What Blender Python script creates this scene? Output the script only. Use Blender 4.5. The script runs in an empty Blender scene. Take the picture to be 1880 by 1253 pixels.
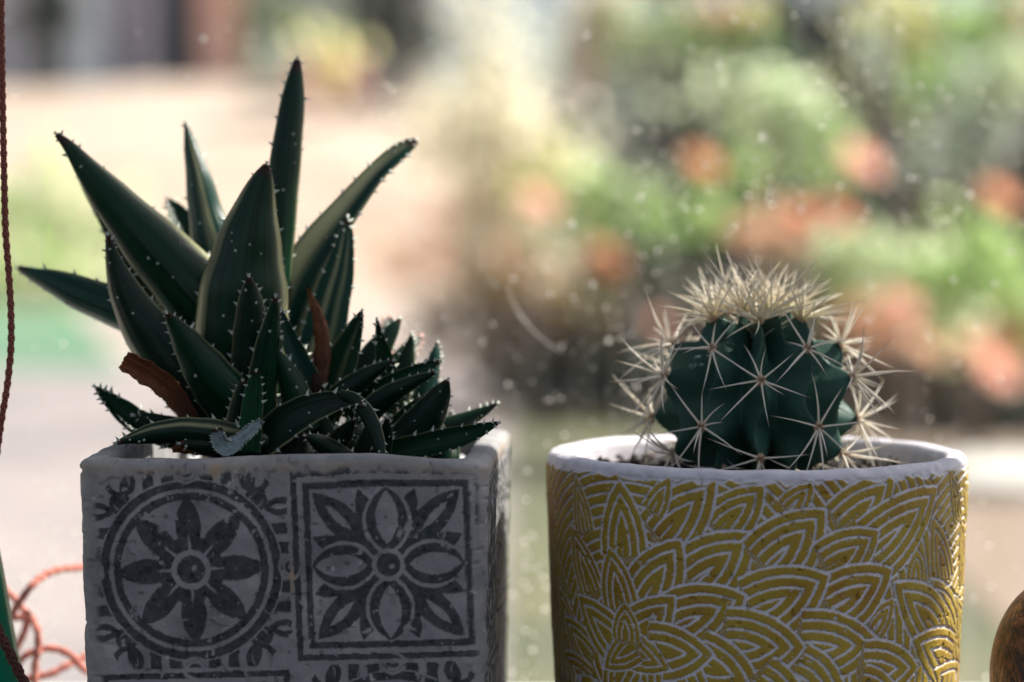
import bpy, math, random
import numpy as np
from mathutils import Vector, Matrix, Quaternion
R = math.radians
random.seed(7); rng = np.random.default_rng(7)
sc = bpy.context.scene
col = sc.collection

# ------------------------------------------------------------------ camera
CAM_Z = 0.1628; PITCH = R(2.73); FPX = 4439.0
cam = bpy.data.cameras.new('camera'); camo = bpy.data.objects.new('camera', cam); col.objects.link(camo)
camo.location = (0, 0, CAM_Z); camo.rotation_euler = (math.pi/2 - PITCH, 0, 0)
cam.lens = 85; cam.sensor_width = 36; cam.clip_start = 0.05; cam.clip_end = 500
cam.dof.use_dof = True; cam.dof.focus_distance = 0.615; cam.dof.aperture_fstop = 6.7
sc.camera = camo

# ------------------------------------------------------------------ sky and sun
SUN_DIR = Vector((0.62, 0.26, 0.74)).normalized()
w = bpy.data.worlds.new('World'); sc.world = w; w.use_nodes = True
nt = w.node_tree; nt.nodes.clear()
sky = nt.nodes.new('ShaderNodeTexSky'); sky.sky_type = 'NISHITA'; sky.sun_disc = False
sky.sun_elevation = math.asin(SUN_DIR.z); sky.sun_rotation = math.atan2(SUN_DIR.x, SUN_DIR.y)
sky.dust_density = 2.0; sky.air_density = 1.0
bg = nt.nodes.new('ShaderNodeBackground'); bg.inputs['Strength'].default_value = 0.05
wo = nt.nodes.new('ShaderNodeOutputWorld')
hs = nt.nodes.new('ShaderNodeHueSaturation'); hs.inputs['Saturation'].default_value = .55
nt.links.new(sky.outputs[0], hs.inputs['Color']); nt.links.new(hs.outputs[0], bg.inputs[0]); nt.links.new(bg.outputs[0], wo.inputs[0])
sun = bpy.data.lights.new('sun', 'SUN'); sun.energy = 5.0; sun.angle = R(0.5); sun.color = (1.0, 0.94, 0.85)
suno = bpy.data.objects.new('sun', sun); col.objects.link(suno)
suno.rotation_euler = (-SUN_DIR).to_track_quat('-Z', 'Y').to_euler(); suno.location = (2, 1, 3)
sc.view_settings.view_transform = 'Standard'; sc.view_settings.look = 'None'
sc.view_settings.exposure = 1.40; sc.view_settings.gamma = 1.0

# ------------------------------------------------------------------ helpers
CP, SP = math.cos(PITCH), math.sin(PITCH)
def ray(px, py):
    a = (px - 940.0)/FPX; b = -(py - 626.5)/FPX
    return Vector((a, CP + b*SP, -SP + b*CP))
def P(px, py, d):                       # the point at world depth y = d seen at photo pixel px, py
    r = ray(px, py); k = d/r.y
    return Vector((r.x*k, d, CAM_Z + r.z*k))
def hsh(ix, iy, seed):
    h = np.sin(ix*127.1 + iy*311.7 + seed*74.7)*43758.5453
    return h - np.floor(h)
def vnoise(x, y, seed=0):
    ix = np.floor(x); iy = np.floor(y); fx = x-ix; fy = y-iy
    fx = fx*fx*(3-2*fx); fy = fy*fy*(3-2*fy)
    a = hsh(ix, iy, seed); b = hsh(ix+1, iy, seed); c = hsh(ix, iy+1, seed); d = hsh(ix+1, iy+1, seed)
    return (a*(1-fx)+b*fx)*(1-fy) + (c*(1-fx)+d*fx)*fy
def fbm(x, y, seed=0, o=3):
    s = 0; amp = .5
    for k in range(o):
        s = s + amp*vnoise(x*2**k, y*2**k, seed+k*3.3); amp *= .5
    return s/(1-.5**o)
def sstep(a, b, x):
    t = np.clip((x-a)/(b-a), 0, 1); return t*t*(3-2*t)

def raw_mesh(name, V, F, attrs=None, smooth=True):
    """V (n,3), F (m,k) with constant k"""
    V = np.asarray(V, dtype=np.float32).reshape(-1, 3); F = np.asarray(F, dtype=np.int32)
    me = bpy.data.meshes.new(name); k = F.shape[1]
    me.vertices.add(len(V)); me.vertices.foreach_set('co', V.ravel())
    me.loops.add(F.size); me.loops.foreach_set('vertex_index', F.ravel())
    me.polygons.add(len(F)); me.polygons.foreach_set('loop_start', np.arange(0, F.size, k, dtype=np.int32))
    if attrs:
        for an, av in attrs.items():
            at = me.attributes.new(an, 'FLOAT', 'POINT'); at.data.foreach_set('value', np.asarray(av, dtype=np.float32).ravel())
    me.update(calc_edges=True)
    if smooth: me.shade_smooth()
    return me
def grid_faces(Rn, Cn, wrap=False, off=0):
    i = np.arange(Rn-1)[:, None]; j = np.arange(Cn if wrap else Cn-1)[None, :]
    j2 = (j+1) % Cn
    return (np.stack([i*Cn+j, i*Cn+j2, (i+1)*Cn+j2, (i+1)*Cn+j], -1).reshape(-1, 4) + off)
def link(name, me, mat, parent=None, **kw):
    o = bpy.data.objects.new(name, me); col.objects.link(o)
    if mat and not me.materials: me.materials.append(mat)
    if parent: o.parent = parent
    for k, v in kw.items(): o[k] = v
    return o
def empty(name, loc, label, cat, group=None):
    o = bpy.data.objects.new(name, None); o.empty_display_size = .01; col.objects.link(o); o.location = loc
    o['label'] = label; o['category'] = cat
    if group: o['group'] = group
    return o
class MB:                                # collects polygons into one mesh
    def __init__(s): s.v = []; s.f = []
    def add(s, V, F):
        n = len(s.v); s.v += [tuple(p) for p in V]; s.f += [tuple(i+n for i in f) for f in F]
    def box(s, x0, x1, y0, y1, z0, z1):
        s.add([(x0,y0,z0),(x1,y0,z0),(x1,y1,z0),(x0,y1,z0),(x0,y0,z1),(x1,y0,z1),(x1,y1,z1),(x0,y1,z1)],
              [(0,3,2,1),(4,5,6,7),(0,1,5,4),(1,2,6,5),(2,3,7,6),(3,0,4,7)])
    def cone(s, p, d, L, r, n=4, flat=1.0, side=None):
        d = Vector(d).normalized(); a = Vector(side) if side is not None else d.orthogonal()
        a = (a - d*a.dot(d)).normalized(); b = d.cross(a)
        V = [Vector(p) - d*L*.15 + a*(r*math.cos(t))+b*(r*flat*math.sin(t)) for t in [2*math.pi*k/n for k in range(n)]]
        V.append(Vector(p) + d*L)
        s.add(V, [(k, (k+1) % n, n) for k in range(n)])
    def tube(s, pts, rad, n=6):
        m = len(pts); T = [(pts[min(i+1, m-1)]-pts[max(i-1, 0)]).normalized() for i in range(m)]
        a = T[0].orthogonal().normalized(); V = []
        for i in range(m):
            a = (a - T[i]*a.dot(T[i])).normalized(); b = T[i].cross(a); r = rad[i] if hasattr(rad, '__len__') else rad
            V += [pts[i] + a*(r*math.cos(2*math.pi*k/n)) + b*(r*math.sin(2*math.pi*k/n)) for k in range(n)]
        F = [(i*n+k, i*n+(k+1) % n, (i+1)*n+(k+1) % n, (i+1)*n+k) for i in range(m-1) for k in range(n)]
        F.append(tuple(range(n))[::-1]); F.append(tuple((m-1)*n+k for k in range(n)))
        s.add(V, F)
    def build(s, name, mat, parent=None, smooth=False, **kw):
        me = bpy.data.meshes.new(name); me.from_pydata(s.v, [], s.f); me.update()
        if smooth: me.shade_smooth()
        return link(name, me, mat, parent, **kw)
def catmull(pts, n):
    """resample rows of numbers (tuples) with a centripetal-ish Catmull-Rom, arc-length uniform"""
    A = np.array(pts, dtype=float); A = np.vstack([2*A[0]-A[1], A, 2*A[-1]-A[-2]])
    out = []
    for i in range(1, len(A)-2):
        for t in np.linspace(0, 1, 24, endpoint=False):
            p0, p1, p2, p3 = A[i-1], A[i], A[i+1], A[i+2]
            out.append(.5*((2*p1)+(-p0+p2)*t+(2*p0-5*p1+4*p2-p3)*t*t+(-p0+3*p1-3*p2+p3)*t**3))
    out.append(A[-2]); out = np.array(out)
    d = np.r_[0, np.cumsum(np.linalg.norm(np.diff(out[:, :3], axis=0), axis=1))]
    q = np.linspace(0, d[-1], n)
    return np.stack([np.interp(q, d, out[:, k]) for k in range(out.shape[1])], 1), d[-1]

# ------------------------------------------------------------------ materials
def mat_new(name):
    m = bpy.data.materials.new(name); m.use_nodes = True; n = m.node_tree; b = n.nodes['Principled BSDF']
    return m, n, b
def N(n, t, **kw):
    x = n.nodes.new(t)
    for k, v in kw.items():
        if k in x.inputs.keys(): x.inputs[k].default_value = v
        else: setattr(x, k, v)
    return x
def noise(n, scale, detail=3, rough=.55, vec=None, dist=0):
    x = N(n, 'ShaderNodeTexNoise'); x.inputs['Scale'].default_value = scale; x.inputs['Detail'].default_value = detail
    x.inputs['Roughness'].default_value = rough; x.inputs['Distortion'].default_value = dist
    if vec is not None: n.links.new(vec, x.inputs['Vector'])
    return x.outputs['Fac']
def ramp(n, src, stops):
    x = N(n, 'ShaderNodeValToRGB'); cr = x.color_ramp
    while len(cr.elements) < len(stops): cr.elements.new(.5)
    for e, (p, c) in zip(cr.elements, stops):
        e.position = p; e.color = (*c, 1) if len(c) == 3 else c
    n.links.new(src, x.inputs['Fac']); return x.outputs['Color']
def mix(n, f, a, b, mode='MIX'):
    x = N(n, 'ShaderNodeMix'); x.data_type = 'RGBA'; x.blend_type = mode
    for s, v in ((x.inputs['Factor'], f), (x.inputs[6], a), (x.inputs[7], b)):
        if isinstance(v, (int, float)): s.default_value = v
        elif isinstance(v, tuple): s.default_value = (*v, 1)
        else: n.links.new(v, s)
    return x.outputs[2]
def attr(n, name):
    x = N(n, 'ShaderNodeAttribute'); x.attribute_name = name; return x.outputs['Fac']
def math_(n, op, a, b=0.0):
    x = N(n, 'ShaderNodeMath'); x.operation = op
    for s, v in ((x.inputs[0], a), (x.inputs[1], b)):
        if isinstance(v, (int, float)): s.default_value = v
        else: n.links.new(v, s)
    return x.outputs[0]
def objvec(n): return N(n, 'ShaderNodeTexCoord').outputs['Object']
def bump(n, b, h, strength, dist):
    x = N(n, 'ShaderNodeBump'); x.inputs['Strength'].default_value = strength; x.inputs['Distance'].default_value = dist
    n.links.new(h, x.inputs['Height']); n.links.new(x.outputs[0], b.inputs['Normal'])
def translucent(m, n, b, fac, color):
    t = N(n, 'ShaderNodeBsdfTranslucent')
    if isinstance(color, tuple): t.inputs['Color'].default_value = (*color, 1)
    else: n.links.new(color, t.inputs['Color'])
    x = N(n, 'ShaderNodeMixShader'); x.inputs[0].default_value = fac
    n.links.new(b.outputs[0], x.inputs[1]); n.links.new(t.outputs[0], x.inputs[2])
    n.links.new(x.outputs[0], n.nodes['Material Output'].inputs['Surface'])

def simple(name, c1, c2, scale=200, rough=.6, bstr=.2, bdist=.0005, trans=0, spec=.5):
    m, n, b = mat_new(name); v = objvec(n); f = noise(n, scale, 4, vec=v)
    c = ramp(n, f, [(.32, c1), (.68, c2)]); n.links.new(c, b.inputs['Base Color']); b.inputs['Roughness'].default_value = rough
    b.inputs['Specular IOR Level'].default_value = spec
    if bstr: bump(n, b, f, bstr, bdist)
    if trans: translucent(m, n, b, trans, c)
    return m

def leaf_material(name, dark, mid, pale, cream=(.62, .60, .33), rough=.24):
    m, n, b = mat_new(name)
    lu, lv, cr, bot = attr(n, 'lu'), attr(n, 'lv'), attr(n, 'cream'), attr(n, 'bot')
    oi = N(n, 'ShaderNodeObjectInfo').outputs['Random']
    cb = N(n, 'ShaderNodeCombineXYZ'); n.links.new(math_(n, 'MULTIPLY', lu, 7.0), cb.inputs[0])
    n.links.new(math_(n, 'MULTIPLY', lv, 1.1), cb.inputs[1]); n.links.new(math_(n, 'MULTIPLY', oi, 50.0), cb.inputs[2])
    st = noise(n, 1.0, 4, .6, cb.outputs[0])
    c = ramp(n, st, [(.36, dark), (.52, mid), (.66, mid), (.76, pale)])
    bl = noise(n, 260, 3, .5, objvec(n))
    c = mix(n, math_(n, 'MULTIPLY', bl, .45), c, dark)
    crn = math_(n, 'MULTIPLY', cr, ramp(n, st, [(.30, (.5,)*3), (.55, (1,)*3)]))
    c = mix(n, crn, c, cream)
    sp = ramp(n, noise(n, 520, 4, .6, objvec(n)), [(.70, (0,)*3), (.76, (1,)*3)]); c = mix(n, math_(n, 'MULTIPLY', sp, .4), c, (.20, .20, .13))
    # brown dried tip
    tp = math_(n, 'SUBTRACT', 0.055, lv); tp = math_(n, 'MULTIPLY', tp, 30.0)
    tpn = N(n, 'ShaderNodeClamp'); n.links.new(tp, tpn.inputs[0])
    c = mix(n, tpn.outputs[0], c, (.045, .018, .014))
    n.links.new(c, b.inputs['Base Color'])
    b.inputs['Roughness'].default_value = rough; b.inputs['Specular IOR Level'].default_value = .24
    bump(n, b, st, .35, .0009)
    translucent(m, n, b, .16, mix(n, .5, c, (.10, .30, .06)))
    return m
M = {}
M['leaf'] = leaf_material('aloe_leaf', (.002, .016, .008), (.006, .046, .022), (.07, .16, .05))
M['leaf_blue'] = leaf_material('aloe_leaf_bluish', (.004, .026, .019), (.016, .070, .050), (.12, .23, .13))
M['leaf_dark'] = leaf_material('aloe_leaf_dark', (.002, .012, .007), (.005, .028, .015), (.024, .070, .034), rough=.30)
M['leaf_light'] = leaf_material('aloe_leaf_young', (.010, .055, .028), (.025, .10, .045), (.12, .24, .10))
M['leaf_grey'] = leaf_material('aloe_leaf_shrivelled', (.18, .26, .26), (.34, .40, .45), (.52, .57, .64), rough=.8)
M['tooth'] = simple('leaf_tooth', (.36, .42, .36), (.60, .62, .55), 900, .45, 0, 0, .25)
M['tooth_pink'] = simple('leaf_tooth_pink', (.75, .45, .40), (.85, .66, .58), 900, .45, 0, 0, .35)
M['dry'] = None
m, n, b = mat_new('dried_leaf'); lu, lv = attr(n, 'lu'), attr(n, 'lv')
cb = N(n, 'ShaderNodeCombineXYZ'); n.links.new(math_(n, 'MULTIPLY', lu, 9.0), cb.inputs[0]); n.links.new(math_(n, 'MULTIPLY', lv, 2.2), cb.inputs[1])
f = noise(n, 1.0, 6, .68, cb.outputs[0], .6)
c = ramp(n, f, [(.3, (.012, .005, .003)), (.46, (.10, .036, .012)), (.60, (.32, .125, .040)), (.76, (.55, .30, .15))])
rot = N(n, 'ShaderNodeClamp'); n.links.new(math_(n, 'MULTIPLY', math_(n, 'SUBTRACT', lv, .45), 2.6), rot.inputs[0]); c = mix(n, math_(n, 'MULTIPLY', rot.outputs[0], .9), c, (.02, .010, .008))
n.links.new(c, b.inputs['Base Color']); b.inputs['Roughness'].default_value = .6; bump(n, b, f, .7, .0010); translucent(m, n, b, .25, (.60, .20, .05))
M['dry'] = m

# grey tile pot
m, n, b = mat_new('printed_concrete'); ink = attr(n, 'ink'); v = objvec(n)
f1 = noise(n, 90, 6, .6, v); f2 = noise(n, 900, 4, .6, v)
base = ramp(n, f1, [(.3, (.165, .162, .17)), (.45, (.255, .248, .255)), (.58, (.31, .30, .30)), (.74, (.47, .44, .425))])
base = mix(n, math_(n, 'MULTIPLY', f2, .35), base, (.24, .235, .235))
stain = attr(n, 'stain'); base = mix(n, stain, base, (.40, .29, .20))
f4 = noise(n, 330, 2, .5, v); chipw = ramp(n, f4, [(.70, (0,)*3), (.76, (1,)*3)])
base = mix(n, math_(n, 'MULTIPLY', chipw, .6), base, (.55, .53, .53))
inkc = mix(n, f1, (.012, .018, .023), (.032, .041, .048))
c = mix(n, ink, base, inkc); n.links.new(c, b.inputs['Base Color']); b.inputs['Roughness'].default_value = .72; b.inputs['Specular IOR Level'].default_value = .28
bump(n, b, f2, .35, .0004); M['tile'] = m

# yellow pot
m, n, b = mat_new('yellow_glazed_relief'); gl = attr(n, 'glaze'); v = objvec(n)
f1 = noise(n, 60, 5, .6, v); f2 = noise(n, 1500, 4, .6, v); f3 = noise(n, 240, 3, .5, v)
clay = ramp(n, f3, [(.3, (.62, .585, .64)), (.7, (.80, .76, .82))])
clay = mix(n, math_(n, 'MULTIPLY', f2, .25), clay, (.46, .44, .48))
pit = ramp(n, noise(n, 420, 2, .5, v), [(.74, (0,)*3), (.78, (1,)*3)])
yel = ramp(n, f1, [(.30, (.31, .13, .018)), (.40, (.385, .235, .025)), (.56, (.445, .305, .036)), (.75, (.51, .37, .06))])
yel = mix(n, math_(n, 'MULTIPLY', f2, .45), yel, (.24, .16, .02))
c = mix(n, gl, clay, yel); c = mix(n, math_(n, 'MULTIPLY', pit, .7), c, (.10, .08, .07)); n.links.new(c, b.inputs['Base Color'])
b.inputs['Roughness'].default_value = .55; b.inputs['Specular IOR Level'].default_value = .35
bump(n, b, f2, .30, .0003); M['yellow'] = m

# cactus
m, n, b = mat_new('cactus_skin'); v = objvec(n); rd = attr(n, 'ridge'); ck = attr(n, 'cork')
f1 = noise(n, 130, 4, .55, v); f2 = noise(n, 2200, 3, .5, v)
c = ramp(n, f1, [(.3, (.014, .052, .038)), (.7, (.026, .086, .060))])
c = mix(n, math_(n, 'MULTIPLY', f2, .25), c, (.05, .13, .11))
c = mix(n, math_(n, 'MULTIPLY', ck, .8), c, (.085, .105, .045))
scar = ramp(n, noise(n, 700, 3, .6, v), [(.66, (0,)*3), (.74, (1,)*3)])
c = mix(n, math_(n, 'MULTIPLY', scar, .35), c, (.16, .20, .15))
pal = ramp(n, noise(n, 55, 3, .6, v), [(.5, (0,)*3), (.8, (1,)*3)]); c = mix(n, math_(n, 'MULTIPLY', pal, .5), c, (.055, .13, .085))
n.links.new(c, b.inputs['Base Color']); b.inputs['Roughness'].default_value = .52; bump(n, b, noise(n, 420, 5, .6, v), .25, .0009)
b.inputs['Specular IOR Level'].default_value = .32; M['cactus'] = m
M['wool'] = simple('areole_wool', (.28, .14, .07), (.62, .44, .30), 1800, .9, .8, .0006)
def spine_mat(name, base, tip):
    m, n, b = mat_new(name); t = attr(n, 'tt'); f = noise(n, 900, 3, .5, objvec(n))
    c = ramp(n, t, [(0, (.42, .20, .10)), (.07, base), (.75, tip), (1, (.55, .38, .25))])
    c = mix(n, math_(n, 'MULTIPLY', f, .12), c, (.55, .45, .36))
    n.links.new(c, b.inputs['Base Color']); b.inputs['Roughness'].default_value = .4
    translucent(m, n, b, .38, c); return m
M['spine'] = spine_mat('spine_cream', (.92, .85, .74), (.95, .91, .84))
M['spine_y'] = spine_mat('spine_yellow', (.93, .84, .60), (.95, .91, .80))
M['tuft'] = simple('spine_tuft', (.80, .72, .60), (.93, .88, .78), 900, .45, 0, 0, .38)
M['soil'] = simple('potting_soil', (.012, .010, .012), (.060, .045, .035), 300, .95, .8, .002)
M['pebble'] = simple('perlite', (.55, .58, .62), (.80, .80, .82), 500, .8)
M['cord'] = simple('cord_fibre_shaded', (.20, .050, .034), (.38, .12, .08), 2500, .75, .3, .0002, .12)  # same fibre as the coil, shade of the hanging cord put into the colour
M['cord_sunlit'] = simple('cord_fibre_sunlit', (.70, .20, .15), (.90, .40, .32), 2500, .75, .3, .0002, .15)  # sunlit copy of the cord fibre, brightness put into the colour
M['cord_dark'] = simple('cord_fibre_dark', (.060, .018, .014), (.14, .045, .034), 2500, .75, .3, .0002)
M['green_plastic'] = simple('green_plastic', (.0, .30, .16), (.003, .36, .20), 60, .12, 0, 0, .3, .6)
m, n, b = mat_new('cracked_wood'); v = objvec(n)
mp = N(n, 'ShaderNodeMapping'); mp.inputs['Scale'].default_value = (1, 1, .3); n.links.new(v, mp.inputs[0])
f1 = noise(n, 260, 6, .7, mp.outputs[0], 1.2); f2 = noise(n, 90, 4, .6, v)
c = ramp(n, f2, [(.32, (.10, .035, .014)), (.5, (.27, .105, .035)), (.68, (.42, .20, .08))])
cr = ramp(n, f1, [(.44, (1,)*3), (.49, (0,)*3), (.51, (0,)*3), (.56, (1,)*3)])
c = mix(n, math_(n, 'SUBTRACT', 1, math_(n, 'MULTIPLY', cr, 1.0)), c, (.025, .016, .014))
n.links.new(c, b.inputs['Base Color']); b.inputs['Roughness'].default_value = .45; bump(n, b, f1, .5, .0006); M['wood'] = m
M['sill'] = simple('painted_sill', (.20, .19, .18), (.27, .26, .25), 30, .5, .1, .0005)
M['frame'] = simple('painted_frame', (.55, .55, .53), (.66, .65, .62), 30, .4, .1, .0005)
M['plaster'] = simple('wall_plaster', (.42, .40, .37), (.55, .53, .50), 12, .85, .3, .004)

# window pane: thin glass with a film of dust
m, n, b = mat_new('dusty_window_glass'); n.nodes.remove(b); out = n.nodes['Material Output']; v = objvec(n)
tr = N(n, 'ShaderNodeBsdfTransparent'); tr.inputs[0].default_value = (.97, .985, .975, 1)
gg = N(n, 'ShaderNodeBsdfGlossy'); gg.inputs['Roughness'].default_value = .03
df = N(n, 'ShaderNodeBsdfTranslucent'); df.inputs[0].default_value = (.85, .82, .80, 1)
dd = N(n, 'ShaderNodeBsdfDiffuse'); dd.inputs[0].default_value = (.7, .68, .66, 1)
mp = N(n, 'ShaderNodeMapping'); mp.inputs['Scale'].default_value = (90, 90, 9); n.links.new(v, mp.inputs[0])
s1 = noise(n, 1.0, 4, .6, mp.outputs[0]); s2 = noise(n, 14, 4, .6, v)
s1 = ramp(n, s1, [(.42, (.1,)*3), (.70, (1,)*3)]); film = math_(n, 'MULTIPLY', s1, s2); film = math_(n, 'MULTIPLY', film, .17); film = math_(n, 'ADD', film, .010)
m0 = N(n, 'ShaderNodeMixShader'); m0.inputs[0].default_value = .5; n.links.new(df.outputs[0], m0.inputs[1]); n.links.new(dd.outputs[0], m0.inputs[2])
m1 = N(n, 'ShaderNodeMixShader'); n.links.new(film, m1.inputs[0]); n.links.new(tr.outputs[0], m1.inputs[1]); n.links.new(m0.outputs[0], m1.inputs[2])
m2 = N(n, 'ShaderNodeMixShader'); fr = N(n, 'ShaderNodeFresnel'); fr.inputs[0].default_value = 1.3
n.links.new(fr.outputs[0], m2.inputs[0]); n.links.new(m1.outputs[0], m2.inputs[1]); n.links.new(gg.outputs[0], m2.inputs[2])
n.links.new(m2.outputs[0], out.inputs['Surface']); M['glass'] = m
m, n, b = mat_new('dust_speck'); b.inputs['Base Color'].default_value = (.85, .83, .80, 1); b.inputs['Roughness'].default_value = .8
translucent(m, n, b, .6, (.9, .88, .85)); M['dust'] = m

def foliage(name, c1, c2, trans=.5):
    m, n, b = mat_new(name); g = N(n, 'ShaderNodeNewGeometry').outputs['Random Per Island']
    c = ramp(n, g, [(.0, c1), (1, c2)]); n.links.new(c, b.inputs['Base Color']); b.inputs['Roughness'].default_value = .55
    translucent(m, n, b, trans, c); return m
F = {
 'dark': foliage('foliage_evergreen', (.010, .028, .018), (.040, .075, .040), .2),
 'mid': foliage('foliage_mid', (.10, .19, .09), (.22, .34, .16), .5),
 'lime': foliage('foliage_lime', (.48, .68, .26), (.66, .82, .42), .6),
 'pale': foliage('foliage_pale', (.66, .80, .50), (.86, .90, .70), .6),
 'silver': foliage('foliage_silver', (.52, .60, .54), (.74, .80, .72), .55),
 'yellow': foliage('foliage_yellow', (.74, .74, .34), (.88, .85, .52), .6),
 'ochre': foliage('foliage_ochre', (.42, .30, .10), (.62, .50, .22), .4),
 'cream': foliage('plume_cream', (.88, .84, .66), (.95, .92, .80), .6),
 'pink': foliage('blossom_pink', (.80, .48, .44), (.88, .66, .60), .5),
 'peach': foliage('blossom_peach', (.85, .50, .30), (.90, .66, .48), .5),
 'brown': foliage('foliage_brown', (.12, .085, .065), (.24, .17, .13), .2),
 'orange': foliage('petal_orange', (.95, .46, .22), (.97, .62, .36), .6),
 'coral': foliage('petal_coral', (.96, .54, .42), (.98, .68, .56), .6),
 'red': foliage('petal_red', (.60, .06, .03), (.75, .13, .08), .4),
}
M['bark'] = simple('bark', (.05, .035, .025), (.12, .085, .06), 20, .9, .5, .01)

# ================================================================== SETTING: ground, sill, added sun-blocking wall, window
SILLY0, SILLY1 = .36, .93
def ground_mat(name, stops, scale, b_=.3):
    m, n, b = mat_new(name); v = objvec(n); f = noise(n, scale, 6, .6, v)
    c = ramp(n, f, stops); n.links.new(c, b.inputs['Base Color']); b.inputs['Roughness'].default_value = .9; bump(n, b, noise(n, scale*12, 4, .6, v), b_, .02)
    return m
GZ = -.80
M['earth'] = ground_mat('ground_soil', [(.3, (.20, .15, .11)), (.7, (.36, .28, .21))], .5)
M['patio'] = ground_mat('patio_concrete', [(.3, (.13, .122, .130)), (.7, (.30, .255, .25))], .9)
M['lawn'] = ground_mat('lawn_grass', [(.3, (.045, .125, .08)), (.7, (.11, .21, .11))], .35)
M['turf'] = ground_mat('turf_strip', [(.3, (.028, .045, .022)), (.6, (.10, .10, .045)), (.75, (.22, .16, .09))], 2.2)
M['gravel'] = ground_mat('tan_gravel', [(.3, (.15, .11, .08)), (.7, (.23, .17, .13))], 1.2)
M['slope'] = ground_mat('dry_grass_slope', [(.3, (.235, .168, .125)), (.5, (.355, .275, .218)), (.7, (.43, .352, .295))], .16)
def sheet(name, xs0, xs1, y0, y1, z, mat, **kw):
    b = MB(); b.add([(xs0[0], y0, z), (xs1[0], y0, z), (xs1[1], y1, z), (xs0[1], y1, z)], [(0, 1, 2, 3)])
    return b.build(name, mat, None, kind='structure')
sheet('ground', (-200, -200), (200, 200), .97, 300, GZ, M['earth'])
sheet('patio', (-9, -14), (-.02, -.01), 1.0, 16, GZ+.012, M['patio'])
M['sand'] = ground_mat('pale_sand', [(.3, (.24, .195, .175)), (.7, (.34, .285, .255))], .3)
sheet('sandy_ground', (-2.55, -5.9), (1.0, 2.2), 16, 32, GZ+.006, M['sand'])
sheet('lawn', (-16, -30), (-2.55, -5.9), 16, 32, GZ+.006, M['lawn'])
sheet('grass_strip', (-.02, -.01), (.95, 1.5), 1.0, 13, GZ+.008, M['turf'])
sheet('gravel_path', (.95, 1.5), (5, 9), 1.0, 12.5, GZ+.010, M['gravel'])
# hillside of dry grass rising behind the lawn
gx = np.linspace(-40, 26, 60); gy = np.linspace(28, 70, 30); X, Y = np.meshgrid(gx, gy)
Z = GZ-.05 + np.clip((Y-29)/15, 0, 1)**.9*3.35 + (fbm(X*.18, Y*.18, 5)-.5)*1.3*np.clip((Y-29)/6, 0, 1)
link('hillside', raw_mesh('hillside', np.stack([X, Y, Z], -1), grid_faces(30, 60)), M['slope'], kind='structure')

b = MB(); b.box(-.85, 1.0, SILLY0, .80, -.03, 0)
o = b.build('window_sill', M['sill'], None); o['kind'] = 'structure'
bv = o.modifiers.new('bevel', 'BEVEL'); bv.width = .004; bv.segments = 2
b = MB()
X0, X1, ZT = -.62, .98, .855  # unseen wall added to block sun; lintel height keeps it off the pot fronts
b.box(-2.2, X0, .802, .90, GZ, 1.6); b.box(X1, 2.4, .802, .90, GZ, 1.6)
b.box(X0, X1, .802, .90, ZT, 1.6); b.box(X0, X1, .802, .90, GZ, -.035)
o = b.build('sun_blocking_wall', M['plaster'], None)
o['label'] = 'unseen plastered wall around the dusty window, added outside the picture to cut off the sun'; o['category'] = 'wall'
win = empty('window', (0, .78, 0), 'dusty window pane with specks and streaks behind both plant pots', 'window')
def wpart(name, x0, x1, z0, z1, y0=-.015, y1=.018):
    b = MB(); b.box(x0, x1, y0, y1, z0, z1); return b.build(name, M['frame'], win)
wpart('frame_rail', X0+.03, X1-.03, .0005, .010); wpart('frame_rail', X0+.03, X1-.03, ZT-.03, ZT)
wpart('frame_stile', X0, X0+.03, .0005, ZT); wpart('frame_stile', X1-.03, X1, .0005, ZT)
b = MB(); b.add([(X0+.025, 0, .006), (X1-.025, 0, .006), (X1-.025, 0, ZT-.02), (X0+.025, 0, ZT-.02)], [(0, 1, 2, 3)])
pane = b.build('pane', M['glass'], win)
b = MB()
def speck(px, py, r, sq=1.0):
    p = P(px, py, .7785) - Vector((0, .78, 0)); n_ = 9
    jit = [random.uniform(.45, 1.35) for _ in range(n_)]
    V = [p + Vector((r*jit[k]*math.cos(2*math.pi*k/n_), .0011, r*sq*jit[k]*math.sin(2*math.pi*k/n_))) for k in range(n_)]
    V2 = [p + Vector((.6*r*math.cos(2*math.pi*k/n_), 0, .6*r*sq*math.sin(2*math.pi*k/n_))) for k in range(n_)]
    V = V+V2+[p+Vector((0, -.0002, 0))]
    b.add(V, [(k, (k+1) % n_, n_+(k+1) % n_, n_+k) for k in range(n_)] + [(n_+k, n_+(k+1) % n_, 2*n_) for k in range(n_)])
for px, py, r in [(1550,80,.0016),(1545,341,.0018),(1208,459,.0015),(1113,565,.0013),(1297,303,.0012),(1301,350,.0011),(1419,376,.0012),
                  (1140,622,.0012),(1383,426,.001),(1620,158,.001),(1576,176,.0009),(1590,132,.001),(1724,378,.001),(1525,117,.0009),
                  (710,157,.0013),(1328,152,.001),(1352,412,.001),(1511,235,.0015),(1005,815,.001),(997,1060,.0017),(985,1045,.0012),
                  (1168,710,.0014),(1815,1004,.0016),(1820,1080,.0014),(96,1016,.0014),(85,1030,.0012),(30,1040,.0012),(128,1028,.0013),
                  (1790,1100,.001),(817,583,.0012),(905,596,.0010),(770,600,.001),(1715,378,.0009),(1805,300,.001),(1720,410,.001),(1748,400,.001)]:
    speck(px, py, r*.50, random.uniform(.7, 1.1))
for k in range(560):
    if k < 430: px, py = random.uniform(880, 1890), random.uniform(20, 1250)
    else: px, py = random.uniform(-10, 900), random.uniform(0, 1250)
    speck(px, py, min(.0008, .00013*random.paretovariate(1.35)), random.uniform(.6, 1.2))
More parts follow.
